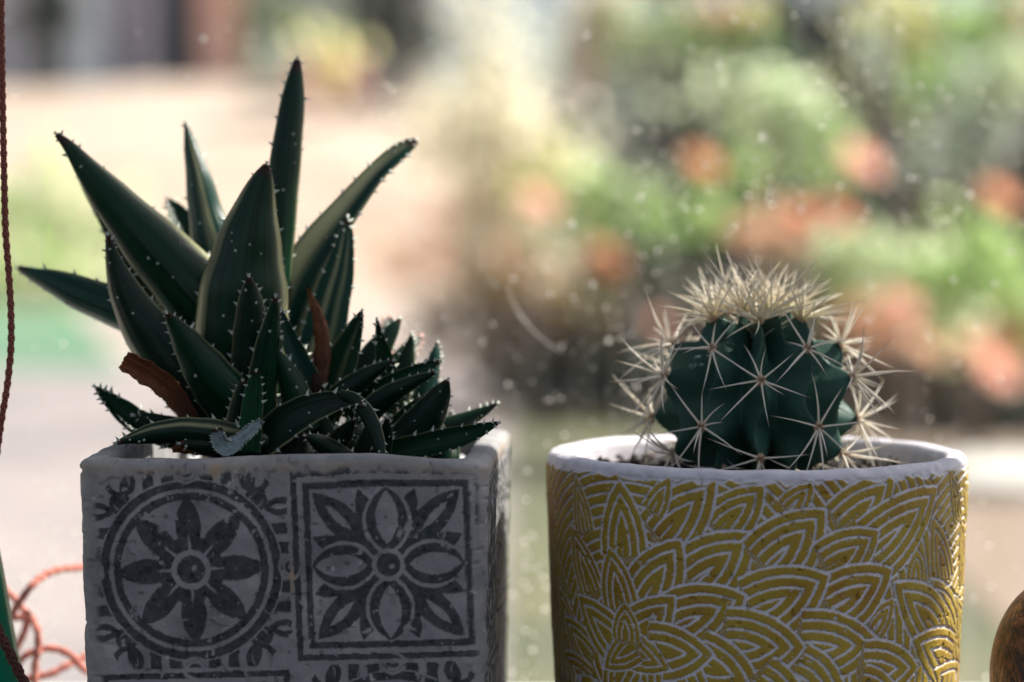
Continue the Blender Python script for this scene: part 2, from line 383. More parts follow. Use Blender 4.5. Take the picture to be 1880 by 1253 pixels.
for k in range(80): speck(random.gauss(1130, 160), random.gauss(640, 120), min(.0006, .00017*random.paretovariate(1.8)))
for k in range(420): speck(random.gauss(1420, 300), random.gauss(330, 230), min(.0006, .00010*random.paretovariate(1.3)), random.uniform(.6, 1.2))
for k in range(160): speck(random.gauss(1280, 120), random.gauss(380, 90), min(.0006, .00012*random.paretovariate(1.5)), random.uniform(.6, 1.2))
for k in range(60): speck(random.gauss(90, 60), random.gauss(1080, 70), min(.0008, .00028*random.paretovariate(1.8)))
for k in range(40): speck(random.gauss(960, 30), random.gauss(1120, 90), min(.0008, .00028*random.paretovariate(1.8)))
for k in range(900): speck(random.uniform(-1800, 3600), random.uniform(-1500, 1300) , .0003)
b.build('dust_specks', M['dust'], pane, kind='stuff')
fib = MB(); c_, _ = catmull([tuple(P(x, y, .765)) for x, y in [(930,524),(940,552),(954,576),(978,606),(1002,628),(1034,650)]], 24)
fib.tube([Vector(p) for p in c_], [.00006+.00008*math.sin(math.pi*i/23) for i in range(24)], 6)
o = fib.build('fibre', M['dust'], None, True); o['label'] = 'curved pale fibre stuck on the dusty glass between the two pots'; o['category'] = 'fibre'

# ================================================================== SQUARE POT
SQ_A = R(3.2); SQ_C = Vector((-.0544, .6488, 0)); SQ_W = .1032; SQ_H = .1052
ux = Vector((math.cos(SQ_A), -math.sin(SQ_A), 0)); uy = Vector((math.sin(SQ_A), math.cos(SQ_A), 0))
def face_uv(px, py):                     # photo pixel -> pattern coordinates on the front face (x from the centre, z)
    r = ray(px, py); o0 = Vector((0, 0, CAM_Z)); c0 = SQ_C - uy*(SQ_W/2)
    t = (c0 - o0).dot(uy)/r.dot(uy); p = o0 + r*t
    return (p - SQ_C).dot(ux), p.z
ca = face_uv(350, 1047); cb_ = face_uv(713, 1037)
PITCHM = math.hypot(cb_[0]-ca[0], cb_[1]-ca[1]); PX = PITCHM/363.0
TILT = math.atan2(cb_[1]-ca[1], cb_[0]-ca[0])
def vesica(x, y, r0, r1, hw, ang):       # signed distance inside a pointed lens lying on the ray at angle ang
    c, s = math.cos(ang), math.sin(ang); a = x*c+y*s - (r0+r1)/2; bb = np.abs(-x*s+y*c); h = (r1-r0)/2
    Rr = (h*h+hw*hw)/(2*hw); return Rr - np.hypot(a, bb+Rr-hw)
def tile_A(x, y):
    r = np.hypot(x, y); k = np.zeros_like(x)
    def on(d): nonlocal k; k = np.maximum(k, sstep(-1.3, 1.3, d))
    def off(d): nonlocal k; k = np.minimum(k, 1-sstep(-1.3, 1.3, d))
    for q in range(4):
        a = math.pi/2*q; c, s = math.cos(a), math.sin(a); u = x*c+y*s; v = -x*s+y*c
        # stems and knob between ring and tile edge
        on(np.minimum(11-np.abs(np.abs(v)-36), 20-np.abs(u-178)))
        on(26-np.hypot(u-186, v)); off(19-np.hypot(u-186, v)); on(13-np.hypot(u-186, v)); off(6-np.hypot(u-186, v))
        on(np.minimum(10-np.abs(np.abs(v)-72), 19-np.abs(u-168)))
        # corner sprig
        a2 = a+math.pi/4; c, s = math.cos(a2), math.sin(a2)
        sg = (-1, 1, -1, 1)[q]
        on(vesica(x-c*178+s*sg*22, y-s*178-c*sg*22, -4, 62, 17, a2+sg*.72)); off(vesica(x-c*178+s*sg*22, y-s*178-c*sg*22, 10, 42, 5, a2+sg*.72))
        ax, ay = x-c*205-s*sg*30, y-s*205+c*sg*30; rc_ = np.hypot(ax, ay)
        on(np.where(ax*c+ay*s < 12, 5.5-np.abs(rc_-24), -9)); on(vesica(x-c*176-s*sg*8, y-s*176+c*sg*8, 0, 52, 9, a2-sg*.9)); on(vesica(x, y, 160, 196, 10, a2))
        rr = np.hypot(x-c*176, y-s*176); on(4.5-np.abs(rr-17))
    off(170-r); on(167-r); off(151-r)
    on(143-r); off(129-r)
    for q in range(8):
        a = math.pi/4*q + .02
        on(vesica(x, y, 24, 137, 23.5, a))
    on(np.minimum(62-r, r-30))
    for q in range(8):
        a = math.pi/4*q+.02; off(vesica(x, y, 12, 66, 2.6, a)); 
    for q in range(8):
        a = math.pi/4*(q+.5)+.02; off(vesica(x, y, 62, 96, 4, a))
    off(37-r); on(26-r); off(5-np.hypot(x-6, y-3))
    # light S line crossing the rings
    for q in range(4):
        a = math.pi/2*q; c, s = math.cos(a), math.sin(a); u = x*c+y*s; v = -x*s+y*c
        d = np.where(v > -22, 3.0-np.abs(np.hypot(u-186, v-0)-23), -9)
        off(d)
    return k
def tile_B(x, y):
    k = np.zeros_like(x); m_ = np.maximum(np.abs(x), np.abs(y)); r = np.hypot(x, y)
    def on(d): nonlocal k; k = np.maximum(k, sstep(-1.3, 1.3, d))
    def off(d): nonlocal k; k = np.minimum(k, 1-sstep(-1.3, 1.3, d))
    on(6.2-np.abs(m_-167.5)); on(6.2-np.abs(m_-146))
    for q in range(4):
        a = math.pi/4+math.pi/2*q
        on(vesica(x, y, 45, 190, 27, a)); on(vesica(x, y, 30, 120, 44, a))
        off(vesica(x, y, 92, 158, 7, a))
        for sg in (-1, 1): on(vesica(x, y, 60, 146, 17, a+sg*.42))
    off(m_-150 - 0*x + np.where(m_ < 162.5, 0, -99)); 
    on(6.2-np.abs(m_-146))
    for q in range(4):
        a = math.pi/2*q
        off(vesica(x, y, 18, 142, 45, a)); on(vesica(x, y, 24, 140, 38, a)); off(vesica(x, y, 38, 134, 20.5, a))
    off(30-r); on(22-r); off(5-np.hypot(x-6, y+3))
    for q in range(4):                   # hooks through the frame
        a = math.pi/2*q; c, s = math.cos(a), math.sin(a); u = x*c+y*s; v = -x*s+y*c
        off(3-np.abs(np.where(v > 0, np.hypot(u-186, v)-24, 99)))
    return k
def tile_ink(X, Z, seed=0):
    """X,Z metres on the face -> ink 0..1 in units of photo pixels"""
    x = (X-ca[0])/PX; y = (Z-ca[1])/PX
    c, s = math.cos(TILT), math.sin(TILT); x, y = x*c+y*s, -x*s+y*c
    x = x + (vnoise(x/9, y/9, 11+seed)-.5)*1.8+(vnoise(x/3, y/3, 12+seed)-.5)*1.6
    y = y + (vnoise(x/9, y/9, 13+seed)-.5)*1.8+(vnoise(x/3, y/3, 14+seed)-.5)*1.6
    T = 363.0; i = np.round(x/T); j = np.round(y/T); lx = x-i*T; ly = y-j*T; par = np.mod(i+j, 2)
    k = np.where(par < .5, tile_A(lx, ly), tile_B(lx, ly))
    # neighbours' knobs spill over the joint
    wear = fbm(x/26, y/26, 31+seed, 4); wear2 = fbm(x/7, y/7, 37+seed, 3)
    k = k*(1-sstep(.66, .72, wear*.7+wear2*.3))
    k = k*(1-sstep(.80, .86, wear2))*(.74+.26*fbm(x/10, y/10, 3))
    return k
def ring_pts(hw, rc, nside):
    """rounded square outline, counter-clockwise from the front-left corner end; returns pts and normals"""
    pts = []; nr = []; nf, nrt, nb, nl, ncn = nside
    corners = [(hw-rc, -hw+rc, -90), (hw-rc, hw-rc, 0), (-hw+rc, hw-rc, 90), (-hw+rc, -hw+rc, 180)]
    sides = [((-hw+rc, -hw), (hw-rc, -hw), (0, -1), nf), ((hw, -hw+rc), (hw, hw-rc), (1, 0), nrt),
             ((hw-rc, hw), (-hw+rc, hw), (0, 1), nb), ((-hw, hw-rc), (-hw, -hw+rc), (-1, 0), nl)]
    for (a, b_, n_, k), (cx, cy, a0) in zip(sides, corners):
        for t in np.linspace(0, 1, k): pts.append((a[0]+(b_[0]-a[0])*t, a[1]+(b_[1]-a[1])*t)); nr.append(n_)
        for t in np.linspace(0, 1, ncn+2)[1:-1]:
            an = R(a0+90*t); pts.append((cx+rc*math.cos(an), cy+rc*math.sin(an))); nr.append((math.cos(an), math.sin(an)))
    return np.array(pts), np.array(nr)
NS = (430, 120, 14, 60, 14)
rows = []                                # (half width, corner radius, z)
def hwz(z): return SQ_W/2 - .0018*(1-z/SQ_H)
for z in np.linspace(.001, .044, 10): rows.append((hwz(z), .0058, z))
for z in np.linspace(.0445, SQ_H-.0030, 250): rows.append((hwz(z), .0058, z))
for a in np.linspace(0, 90, 9)[1:]: rows.append((SQ_W/2-.0028+.0028*math.cos(R(a)), .0055, SQ_H-.0028+.0028*math.sin(R(a))))
WALL = .0075
for t in (.3, .6): rows.append((SQ_W/2-.0028-(WALL-.005)*t, .0048, SQ_H))
for a in np.linspace(90, 0, 6): rows.append((SQ_W/2-WALL-.002*math.sin(R(90-a))+.0022, .0042, SQ_H-.002+.002*math.sin(R(a))))
for z in np.linspace(SQ_H-.004, .075, 8): rows.append((SQ_W/2-WALL, .004, z))
ringV = []; ringN = []
for hw, rc, z in rows:
    p, nn = ring_pts(hw, rc, NS); ringV.append(np.c_[p, np.full(len(p), z)]); ringN.append(nn)
V = np.array(ringV); NN = np.array(ringN); Cn = V.shape[1]
X = V[..., 0].copy(); Yl = V[..., 1].copy(); Z = V[..., 2].copy()
front = (NN[..., 1] < -.55); side = (NN[..., 0] > .8)
per = np.where(front, X, np.where(NN[..., 0] > 0, SQ_W/2 + (Yl+SQ_W/2), -SQ_W/2-(Yl+SQ_W/2)))
ink = tile_ink(per, Z)
outer = np.arange(len(rows)) < 262
ink = ink*np.where(front | side, 1-sstep(SQ_W/2-.0060, SQ_W/2-.0042, np.where(front, np.where(X < 0, -X, X-.0022)+(vnoise(X*0+3, Z*600, 9)-.5)*.0012, np.abs(Yl))), 0)
ink = ink*outer[:, None]*(1-sstep(SQ_H-.0045, SQ_H-.0030, Z + (vnoise(per*900, Z*10, 5)-.5)*.0012))
lump = (fbm(per*120+9, Z*120, 21)-.5)*.0009+(fbm(per*700, Z*700, 22)-.5)*.00022
pits = sstep(.80, .86, vnoise(per*620, Z*620, 23))*.0005
disp = lump - pits + ink*.00006
V[..., 0] += NN[..., 0]*disp; V[..., 1] += NN[..., 1]*disp
V[..., 2] += sstep(SQ_H-.012, SQ_H, Z)*((fbm(X*45+3, Yl*45+7, 24)-.5)*.0022 + .0004*np.sin(X*70+.6))
bs = (per-(ca[0]+186*PX))/PX; bz = (Z-ca[1])/PX
edge = np.maximum(np.exp(-(bs/9)**2-((bz+14)/26)**2)*1.6*fbm(per*900, Z*900, 77), np.exp(-(((per-ca[0])/PX-45)/12)**2-((bz-186)/14)**2)) * front + sstep(SQ_H-.0075, SQ_H-.001, Z)*.8*(fbm(per*90, Z*200, 25))*outer[:, None]
me = raw_mesh('pot_body', V, grid_faces(len(rows), Cn, True), {'ink': ink, 'stain': edge})
sqp = empty('square_pot', SQ_C, 'square grey concrete pot with worn dark tile pattern of flowers, holding the aloe', 'plant pot')
sqp.rotation_euler = (0, 0, -SQ_A)
link('pot_body', me, M['tile'], sqp)
def soil_disc(name, parent, half, z, square, seed):
    n_ = 40; g = np.linspace(-1, 1, n_); A, B = np.meshgrid(g, g)
    if not square:
        rr = np.maximum(np.abs(A), np.abs(B)); ln = np.hypot(A, B)+1e-9; A, B = A*rr/ln, B*rr/ln
    Zs = z + (fbm(A*9, B*9, seed)-.5)*.006
    return link(name, raw_mesh(name, np.stack([A*half, B*half, Zs], -1), grid_faces(n_, n_), smooth=False), M['soil'], parent, kind='stuff')
soil_disc('soil', sqp, SQ_W/2-WALL+.0012, .0935, True, 3)
def gravel(parent, half, z, n_, square, mat, name, rmin=.0008, rmax=.0022):
    b = MB()
    for k in range(n_):
        a, c = random.uniform(-1, 1), random.uniform(-1, 1)
        if not square and math.hypot(a, c) > 1: continue
        r = random.uniform(rmin, rmax); p = Vector((a*half, c*half, z+random.uniform(0, .003)))
        V = [p+Vector((r*random.uniform(.7, 1.2)*s*(i == 0), r*random.uniform(.7, 1.2)*s*(i == 1), r*random.uniform(.6, 1)*s*(i == 2))) for i in range(3) for s in (1, -1)]
        b.add(V, [(0,2,4),(2,1,4),(1,3,4),(3,0,4),(2,0,5),(1,2,5),(3,1,5),(0,3,5)])
    return b.build(name, mat, parent, kind='stuff')
gravel(sqp, SQ_W/2-WALL-.002, .0935, 700, True, M['soil'], 'soil_crumbs')
gravel(sqp, SQ_W/2-WALL-.002, .094, 60, True, M['pebble'], 'perlite_grains')

# ================================================================== YELLOW POT
YC = Vector((.0662, .655, 0)); YR = .0565; YH = .1018
def yr_at(z): return YR - .0042*(1-np.clip(z/YH, 0, 1))**1.3 - .010*np.clip(1-z/.03, 0, 1)**2
def cyl_uv(px, py):
    r = ray(px, py); o0 = Vector((0, 0, CAM_Z)); rad = YR-.0008
    ox, oy = o0.x-YC.x, o0.y-YC.y; a = r.x*r.x+r.y*r.y; b_ = ox*r.x+oy*r.y; c = ox*ox+oy*oy-rad*rad
    disc = b_*b_-a*c
    t = (-b_-math.sqrt(max(disc, 0)))/a
    p = o0+r*t; th = math.atan2(p.x-YC.x, -(p.y-YC.y)); return th*YR, p.z
UPX = .605/FPX
PET = [ # tip x,y  base x,y  half width px      (drawn in this order, later ones lie over earlier ones)
 (1016,872,1020,960,24),(1063,868,1076,965,30),(1142,876,1146,1005,52),(1406,888,1330,962,44),(1320,872,1225,975,56),(1493,884,1452,930,26),(1235,872,1205,930,24),
 (1640,866,1557,957,52),(1735,852,1752,940,24),(1717,890,1615,1000,64),(1760,870,1768,940,24),
 (1018,985,1038,1110,30),(1054,960,1085,1075,38),(1389,976,1285,1060,60),(1516,931,1421,1029,62),(1614,972,1530,1035,50),
 (1706,946,1733,1060,42),(1758,945,1766,1050,40),(1680,1006,1680,1060,26),(1642,1096,1610,1150,26),(1710,1060,1748,1150,48),(1755,1090,1770,1180,40),
 (1637,1066,1715,1150,56),(1672,1173,1745,1215,56),(1715,1230,1765,1270,50),
 (1639,1042,1540,1110,58),(1255,986,1190,1090,56),(1121,1000,1138,1104,42),(1526,1054,1400,1118,64),
 (1026,1075,1045,1150,30),(1036,1130,1075,1200,38),(1030,1195,1070,1253,38),(1046,1240,1100,1300,40),
 (1619,1180,1490,1190,66),(1692,1224,1600,1232,54),(1560,1290,1470,1245,58),(1660,1290,1590,1275,50),
 (1374,1091,1255,1145,62),(1482,1188,1350,1187,66),(1400,1264,1290,1218,56),(1300,1300,1230,1230,50),(1490,1320,1400,1262,54),
 (1243,1092,1165,1172,50),(1060,1089,1130,1185,46),(1314,1203,1205,1197,52),(1200,1310,1170,1220,44),(1110,1310,1140,1220,44),
 (1232,1233,1152,1190,36),(1104,1229,1156,1190,32),(1148,1104,1148,1168,32)]
thf = np.r_[np.linspace(-100, 100, 860)]; thb = np.linspace(100, 260, 60)[1:-1]; th = np.radians(np.r_[thf, thb])
zs = np.r_[np.linspace(.0005, .045, 16)[:-1], np.linspace(.045, YH-.0024, 246)]
S = th[None, :]*YR + 0*zs[:, None]; Zg = zs[:, None] + 0*th[None, :]
Sx = S/UPX + (vnoise(S*1300, Zg*1300, 2)-.5)*1.9+(vnoise(S*4000, Zg*4000, 4)-.5)*1.5
Zx = Zg/UPX + (vnoise(S*1300, Zg*1300, 6)-.5)*1.9+(vnoise(S*4000, Zg*4000, 8)-.5)*1.5
best = np.full(S.shape, -1.0)            # distance inside top petal
mcs, mcz = cyl_uv(1150, 1200)
rr = np.hypot(Sx-mcs/UPX, Zx-mcz/UPX); best = np.mod(np.where(Sx > 340, np.hypot(Sx-543, Zx-mcz/UPX), rr)+7, 20.5)+20.5
def draw(t, bs, hw):
    global best
    L = math.hypot(t[0]-bs[0], t[1]-bs[1]); ex = ((t[0]-bs[0])/L, (t[1]-bs[1])/L)
    a = (Sx-bs[0])*ex[0]+(Zx-bs[1])*ex[1]; bb = np.abs(-(Sx-bs[0])*ex[1]+(Zx-bs[1])*ex[0])
    Rr = (L*L+hw*hw)/(2*hw)
    d = np.where(a > 0, Rr-np.hypot(a, bb+Rr-hw), hw-bb - np.maximum(-a-.12*L, 0)*4)
    per_ = 20.5*min(1.0, max(.62, hw/62))
    inside = d > 0; best = np.where(inside, d*20.5/per_, best)
for tx, ty, bx, by, hw in PET:
    t = cyl_uv(tx, ty); bs = cyl_uv(bx, by)
    k_ = 1.0
    draw((t[0]/UPX, t[1]/UPX), (bs[0]/UPX, bs[1]/UPX), hw*1.13)
for k in range(-1, 2):                   # the hidden back of the pot carries the same kind of petals
    for a in range(10):
        cx = (math.pi*YR)*(1 if k > 0 else -1)/UPX; cz = .05/UPX+k*60
        an = a*36+k*18; draw((cx+150*math.cos(R(an)), cz+150*math.sin(R(an))), (cx+40*math.cos(R(an)), cz+40*math.sin(R(an))), 42)
PER, GR = 20.5, 5.0
ph = np.mod(best, PER); glz = sstep(GR-.8, GR+.9, ph)*(1-sstep(PER-.9, PER-.1, ph))
glz = np.where(best < 6.4, glz*sstep(5.4, 6.4, best), glz)
chip = sstep(.78, .84, fbm(Sx/6, Zx/6, 41)); glz = glz*(1-chip)
topfade = 1-sstep(YH-.0033, YH-.0026, Zg + (vnoise(S*500, Zg*2, 15)-.5)*.0018); glz = glz*topfade
disp = glz*.00050 + (fbm(S*600, Zg*600, 51)-.5)*.00022+(fbm(S*90, Zg*90, 52)-.5)*.0005 - sstep(.88, .92, vnoise(S*520, Zg*520, 53))*.0006
rad = yr_at(Zg)+disp
Vp = np.stack([np.sin(th)[None, :]*rad, -np.cos(th)[None, :]*rad, Zg], -1)
prof = []                                # rim and inside
RW = .0062
for a in np.linspace(0, 90, 8): prof.append((YR-.0022+.0022*math.cos(R(a)), YH-.0022+.0022*math.sin(R(a))))
for a in np.linspace(90, 0, 8)[1:]: prof.append((YR-RW+.0024-.0024*math.cos(R(a)), YH-.0024+.0024*math.sin(R(a))))
for z in np.linspace(YH-.005, .078, 10): prof.append((YR-RW-.0003*(YH-z)/.02, z))
Vr = []
for r_, z_ in prof:
    dz = (vnoise(th*9+3, th*0+z_*50, 61)-.5)*.0005; dr = (vnoise(th*26, th*0+z_*700, 62)-.5)*.0004
    Vr.append(np.stack([np.sin(th)*(r_+dr), -np.cos(th)*(r_+dr), z_+dz], -1))
V = np.concatenate([Vp, np.array(Vr)], 0); g = np.concatenate([glz, np.zeros((len(prof), len(th)))], 0)
me = raw_mesh('pot_body', V, grid_faces(V.shape[0], len(th), True), {'glaze': g})
yp = empty('yellow_pot', YC, 'round white clay pot with carved yellow petal pattern, holding the cactus', 'plant pot')
link('pot_body', me, M['yellow'], yp)
soil_disc('soil', yp, YR-RW+.0008, .0940, False, 9)
gravel(yp, YR-RW-.002, .0943, 900, False, M['soil'], 'soil_crumbs')

# ================================================================== ALOE LEAVES
LD = .652
def make_leaf(parent, pts, d0, d1, face=-1, roll=0, cup=.35, th_=.34, mat='leaf', cream=(), teeth=1.0, name='leaf', dm=None, bumps=1, tooth='tooth', tsize=1.0, ragged=0, label=None, wav=.02, seg=34):
    """pts: (px, py, width px) from tip to base; d0/d1 depth offsets of tip and base"""
    q = []
    n0 = len(pts)
    for i, p in enumerate(pts):
        t = i/(n0-1); dy = d0+(d1-d0)*t
        if dm is not None: dy += dm*4*t*(1-t)
        D = LD+dy; w_ = P(p[0], p[1], D); q.append((w_.x, w_.y, w_.z, max(p[2], 1.0)*D/FPX*.5))
    A, L = catmull(q, seg)
    C = [Vector(a[:3]) for a in A]; W = np.maximum(A[:, 3], .00012)
    W = W*(1+wav*np.sin(np.linspace(0, 31, seg)+random.uniform(0, 6)))
    nu = 15; us = np.sin(np.linspace(-math.pi/2, math.pi/2, nu))
    V = []; lu = []; lv = []; bt = []; crm = []; frames = []
    ro = R(roll)
    for i in range(seg):
        T = (C[max(i-1, 0)]-C[min(i+1, seg-1)]).normalized()     # points to the tip
        toc = (Vector((0, 0, CAM_Z))-C[i]).normalized()
        wx = toc.cross(T).normalized()
        nn = wx.cross(T)*-1
        if nn.dot(toc) < 0: nn = -nn
        nn = nn*face
        q_ = Quaternion(T, ro); wx = q_ @ wx; nn = q_ @ nn
        frames.append((T, wx, nn)); t = i/(seg-1)
        cp = cup*min(1, .4+3*t)
        Wi = W[i]/max(.45, math.cos(ro))
        for u in us:
            V.append(C[i]+wx*(u*Wi)+nn*(-cp*Wi*(1-u*u)+cp*Wi*.5)); lu.append(u); lv.append(t); bt.append(0)
        for u in us[::-1][1:-1]:
            V.append(C[i]+wx*(u*Wi)+nn*(-(cp+th_)*Wi*(1-u*u)**.75+cp*Wi*.5)); lu.append(u); lv.append(t); bt.append(1)
        for u, bb in [(u, 0) for u in us]+[(u, 1) for u in us[::-1][1:-1]]:
            v_ = .30 if abs(u) > .93 else 0  # pale aloe margin, also painting in a crisp edge highlight
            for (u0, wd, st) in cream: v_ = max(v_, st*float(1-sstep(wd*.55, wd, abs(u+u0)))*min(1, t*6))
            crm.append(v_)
    K = 2*nu-2
    if ragged:
        for j in range(K):
            k = random.uniform(0, ragged)
            V[j] = V[j].lerp(V[K+j], -k*1.2); 
        for i in range(len(V)): V[i] = V[i]+Vector([random.gauss(0, .00016) for _ in range(3)])
    Fq = grid_faces(seg, K, True)
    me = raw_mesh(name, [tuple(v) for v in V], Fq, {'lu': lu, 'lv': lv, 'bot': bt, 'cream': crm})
    o = link(name, me, M[mat], parent)
    if label: o['label'] = label
    if teeth:
        b = MB(); step = .0056/teeth**.8
        for sgn in (-1, 1):
            s = random.uniform(.0008, .002)
            while s < L*.93:
                f = s/L*(seg-1); i = int(f); T, wx, nn = frames[i]; t = f/(seg-1)
                Wi = W[i]/max(.45, math.cos(ro)); cp = cup*min(1, .4+3*t)
                p = C[i].lerp(C[min(i+1, seg-1)], f-i)+wx*(sgn*Wi*.98)+nn*(cp*Wi*.5)
                d = wx*sgn*.85+T*random.uniform(.3, .8)+nn*random.uniform(-.1, .25)
                l_ = random.uniform(.0008, .0018)*tsize; b.cone(p, d, l_, l_*.40, 5, .5, T)
                s += step*random.uniform(.55, 1.6)*(.45 if s < .006 else 1)
        T, wx, nn = frames[0]
        for k in (-1, 0, 1): b.cone(C[0], T+wx*k*.5+nn*random.uniform(-.3, .3), .0013*tsize, .0004*tsize, 5)
        if bumps:
            nb = int(L/.0042*.65*bumps)
            for _ in range(nb):
                t = random.uniform(.05, .92); i = int(t*(seg-1)); u = random.choice((-.42, .0, .4, .5))+random.gauss(0, .08)
                T, wx, nn = frames[i]; Wi = W[i]/max(.45, math.cos(ro)); cp = cup*min(1, .4+3*t)
                if face < 0: off = -(cp+th_)*Wi*(1-u*u)**.75+cp*Wi*.5; dr = -nn
                else: off = -cp*Wi*(1-u*u)+cp*Wi*.5; dr = nn
                l_ = random.uniform(.00035, .0007)*tsize
                b.cone(C[i]+wx*(u*Wi)+nn*off, dr+T*.5, l_, l_*.7, 6)
        b.build('leaf_teeth', M[tooth], o, True, kind='stuff')
    return o

aloe = empty('aloe_plant', (0, 0, 0), 'tall green aloe rosette with toothed leaves on the left of the square pot', 'aloe')
A_ = aloe
# back leaves
make_leaf(A_, [(308,366,8),(320,383,28),(338,412,44),(358,450,50),(385,500,55)], .035, .03, face=1, roll=20, mat='leaf', bumps=.5)
make_leaf(A_, [(340,226,5),(350,268,27),(362,320,46),(375,385,64),(392,450,80),(420,530,85),(440,620,80)], .028, .008, face=-1, roll=-12, mat='leaf_blue', cream=[(.12,.16,.55)], bumps=.3, teeth=.5)
make_leaf(A_, [(546,110,12),(542,150,32),(536,205,48),(527,280,56),(519,360,60),(511,450,60),(500,560,66),(480,680,70)], .012, .004, face=-1, roll=12, mat='leaf', cream=[(-.35,.06,.5),(.9,.12,.3)], bumps=.7)
make_leaf(A_, [(764,258,12),(748,268,26),(722,288,34),(690,318,38),(655,360,46),(620,405,60),(582,455,70),(545,515,84),(515,590,90),(490,680,80)], .022, .006, face=1, roll=-14, cup=.22, mat='leaf_blue', cream=[(-.50,.62,1.0),(.9,.14,.8)], bumps=.5, teeth=1.1)
make_leaf(A_, [(600,470,10),(585,510,40),(570,560,62),(550,620,70),(520,700,70)], .02, .006, face=1, roll=0, mat='leaf_dark', cream=[(.1,.2,.4)], bumps=.5)
make_leaf(A_, [(104,247,10),(128,270,24),(160,310,46),(205,362,72),(262,425,100),(325,492,124),(385,560,132),(440,640,120),(470,740,90)], .0, .0, face=-1, roll=14, cup=.5, mat='leaf', cream=[(.88,.14,.8)], bumps=.55, teeth=.7)
make_leaf(A_, [(128,276,8),(160,330,30),(200,395,44),(245,470,56),(300,545,66),(360,620,70)], .022, .016, face=-1, roll=10, mat='leaf_dark', bumps=.2, teeth=.7)
make_leaf(A_, [(34,493,10),(60,505,24),(100,522,46),(150,545,62),(205,566,72),(262,590,76),(330,625,76),(400,690,70)], .018, .006, face=-1, roll=-34, cup=.55, mat='leaf_blue', bumps=.6, tsize=1.1)
make_leaf(A_, [(258,600,10),(275,650,34),(310,700,56),(355,745,66),(410,790,66)], .014, .008, face=-1, roll=0, mat='leaf', bumps=.4)
make_leaf(A_, [(638,400,8),(634,432,30),(624,490,52),(608,550,70),(590,620,80),(565,700,84),(540,790,80)], .010, .004, face=1, roll=10, cup=.3, mat='leaf_blue', cream=[(-.25,.09,.6),(.4,.05,.5)], bumps=.8)
# front leaves
make_leaf(A_, [(489,302,10),(484,322,34),(474,362,66),(464,410,98),(456,465,130),(449,530,160),(446,600,174),(452,680,165),(462,780,130)], -.012, -.006, face=-1, roll=4, cup=.45, mat='leaf', cream=[(.93,.10,.95),(-.93,.07,.6),(.1,.05,.25)], bumps=.7)
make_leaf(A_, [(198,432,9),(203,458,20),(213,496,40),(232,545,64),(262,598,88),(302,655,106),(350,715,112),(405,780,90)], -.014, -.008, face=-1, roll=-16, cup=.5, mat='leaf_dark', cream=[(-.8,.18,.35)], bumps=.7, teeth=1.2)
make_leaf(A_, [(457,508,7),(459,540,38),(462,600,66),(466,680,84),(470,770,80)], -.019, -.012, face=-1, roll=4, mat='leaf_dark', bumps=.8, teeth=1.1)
make_leaf(A_, [(306,575,8),(322,598,32),(350,640,62),(384,690,88),(420,740,98),(455,800,90)], -.026, -.014, face=-1, roll=-8, cup=.3, mat='leaf', bumps=.5, teeth=1.1)
make_leaf(A_, [(516,570,7),(528,615,28),(544,660,42),(562,705,52),(582,765,56)], -.016, -.012, face=1, roll=24, cup=.6, mat='leaf_blue', bumps=.6, teeth=1.1)
make_leaf(A_, [(506,545,7),(503,570,22),(496,610,38),(488,660,50),(482,720,56),(478,790,56),(478,840,50)], -.024, -.014, face=-1, roll=16, mat='leaf', bumps=.9, teeth=1.1)
make_leaf(A_, [(507,640,7),(520,668,28),(534,700,46),(548,740,60),(560,790,64)], -.018, -.014, face=-1, roll=6, mat='leaf', bumps=.6, teeth=1.1)
make_leaf(A_, [(470,682,16),(468,700,28),(464,735,38),(460,780,44),(456,830,44)], -.034, -.028, face=1, roll=6, cup=.4, mat='leaf_light', bumps=.2, teeth=1.5, tsize=.8)
make_leaf(A_, [(445,700,12),(440,740,34),(436,790,46),(440,835,46)], -.028, -.022, face=-1, roll=0, mat='leaf_dark', bumps=.3, teeth=1.3, tsize=.8)
# low horizontal leaves on the left
make_leaf(A_, [(176,712,7),(195,730,24),(222,754,40),(256,780,48),(300,800,46),(350,815,40)], -.008, -.004, face=1, roll=24, cup=.55, mat='leaf', bumps=.4, teeth=1.3, tsize=1.1)
make_leaf(A_, [(246,763,6),(270,768,22),(300,778,34),(345,788,40),(400,800,44)], -.014, -.010, face=-1, roll=14, mat='leaf_dark', bumps=.6, teeth=1.2)
make_leaf(A_, [(213,814,6),(240,806,20),(280,797,38),(330,793,50),(380,797,56),(430,806,56),(490,815,50)], -.040, -.024, face=-1, roll=-14, cup=.5, mat='leaf_dark', cream=[(.55,.10,.8)], bumps=.5, teeth=.9)
make_leaf(A_, [(330,815,10),(380,818,40),(440,822,50),(500,826,50)], -.034, -.022, face=-1, roll=0, mat='leaf_dark', teeth=.6, bumps=.3)
# arched leaf folding down
make_leaf(A_, [(668,742,8),(645,736,24),(605,742,44),(560,758,60),(520,782,66),(480,815,60)], -.038, -.026, face=1, roll=-24, cup=.35, th_=.2, mat='leaf_dark', cream=[(.9,.1,.4)], bumps=.5, teeth=1.2)
make_leaf(A_, [(706,866,5),(700,840,18),(690,800,28),(674,762,30),(650,735,26),(625,725,18)], -.041, -.034, face=-1, roll=20, cup=.3, mat='leaf_dark', bumps=.9, teeth=1.4)
# shrivelled grey tip
make_leaf(A_, [(398,788,18),(404,812,30),(420,822,30),(442,806,24),(462,788,22),(480,772,10)], -.042, -.036, face=1, roll=0, cup=.2, mat='leaf_grey', bumps=0, teeth=5.0, tsize=.55, ragged=.2, label='shrivelled pale grey leaf tip with fuzzy teeth')
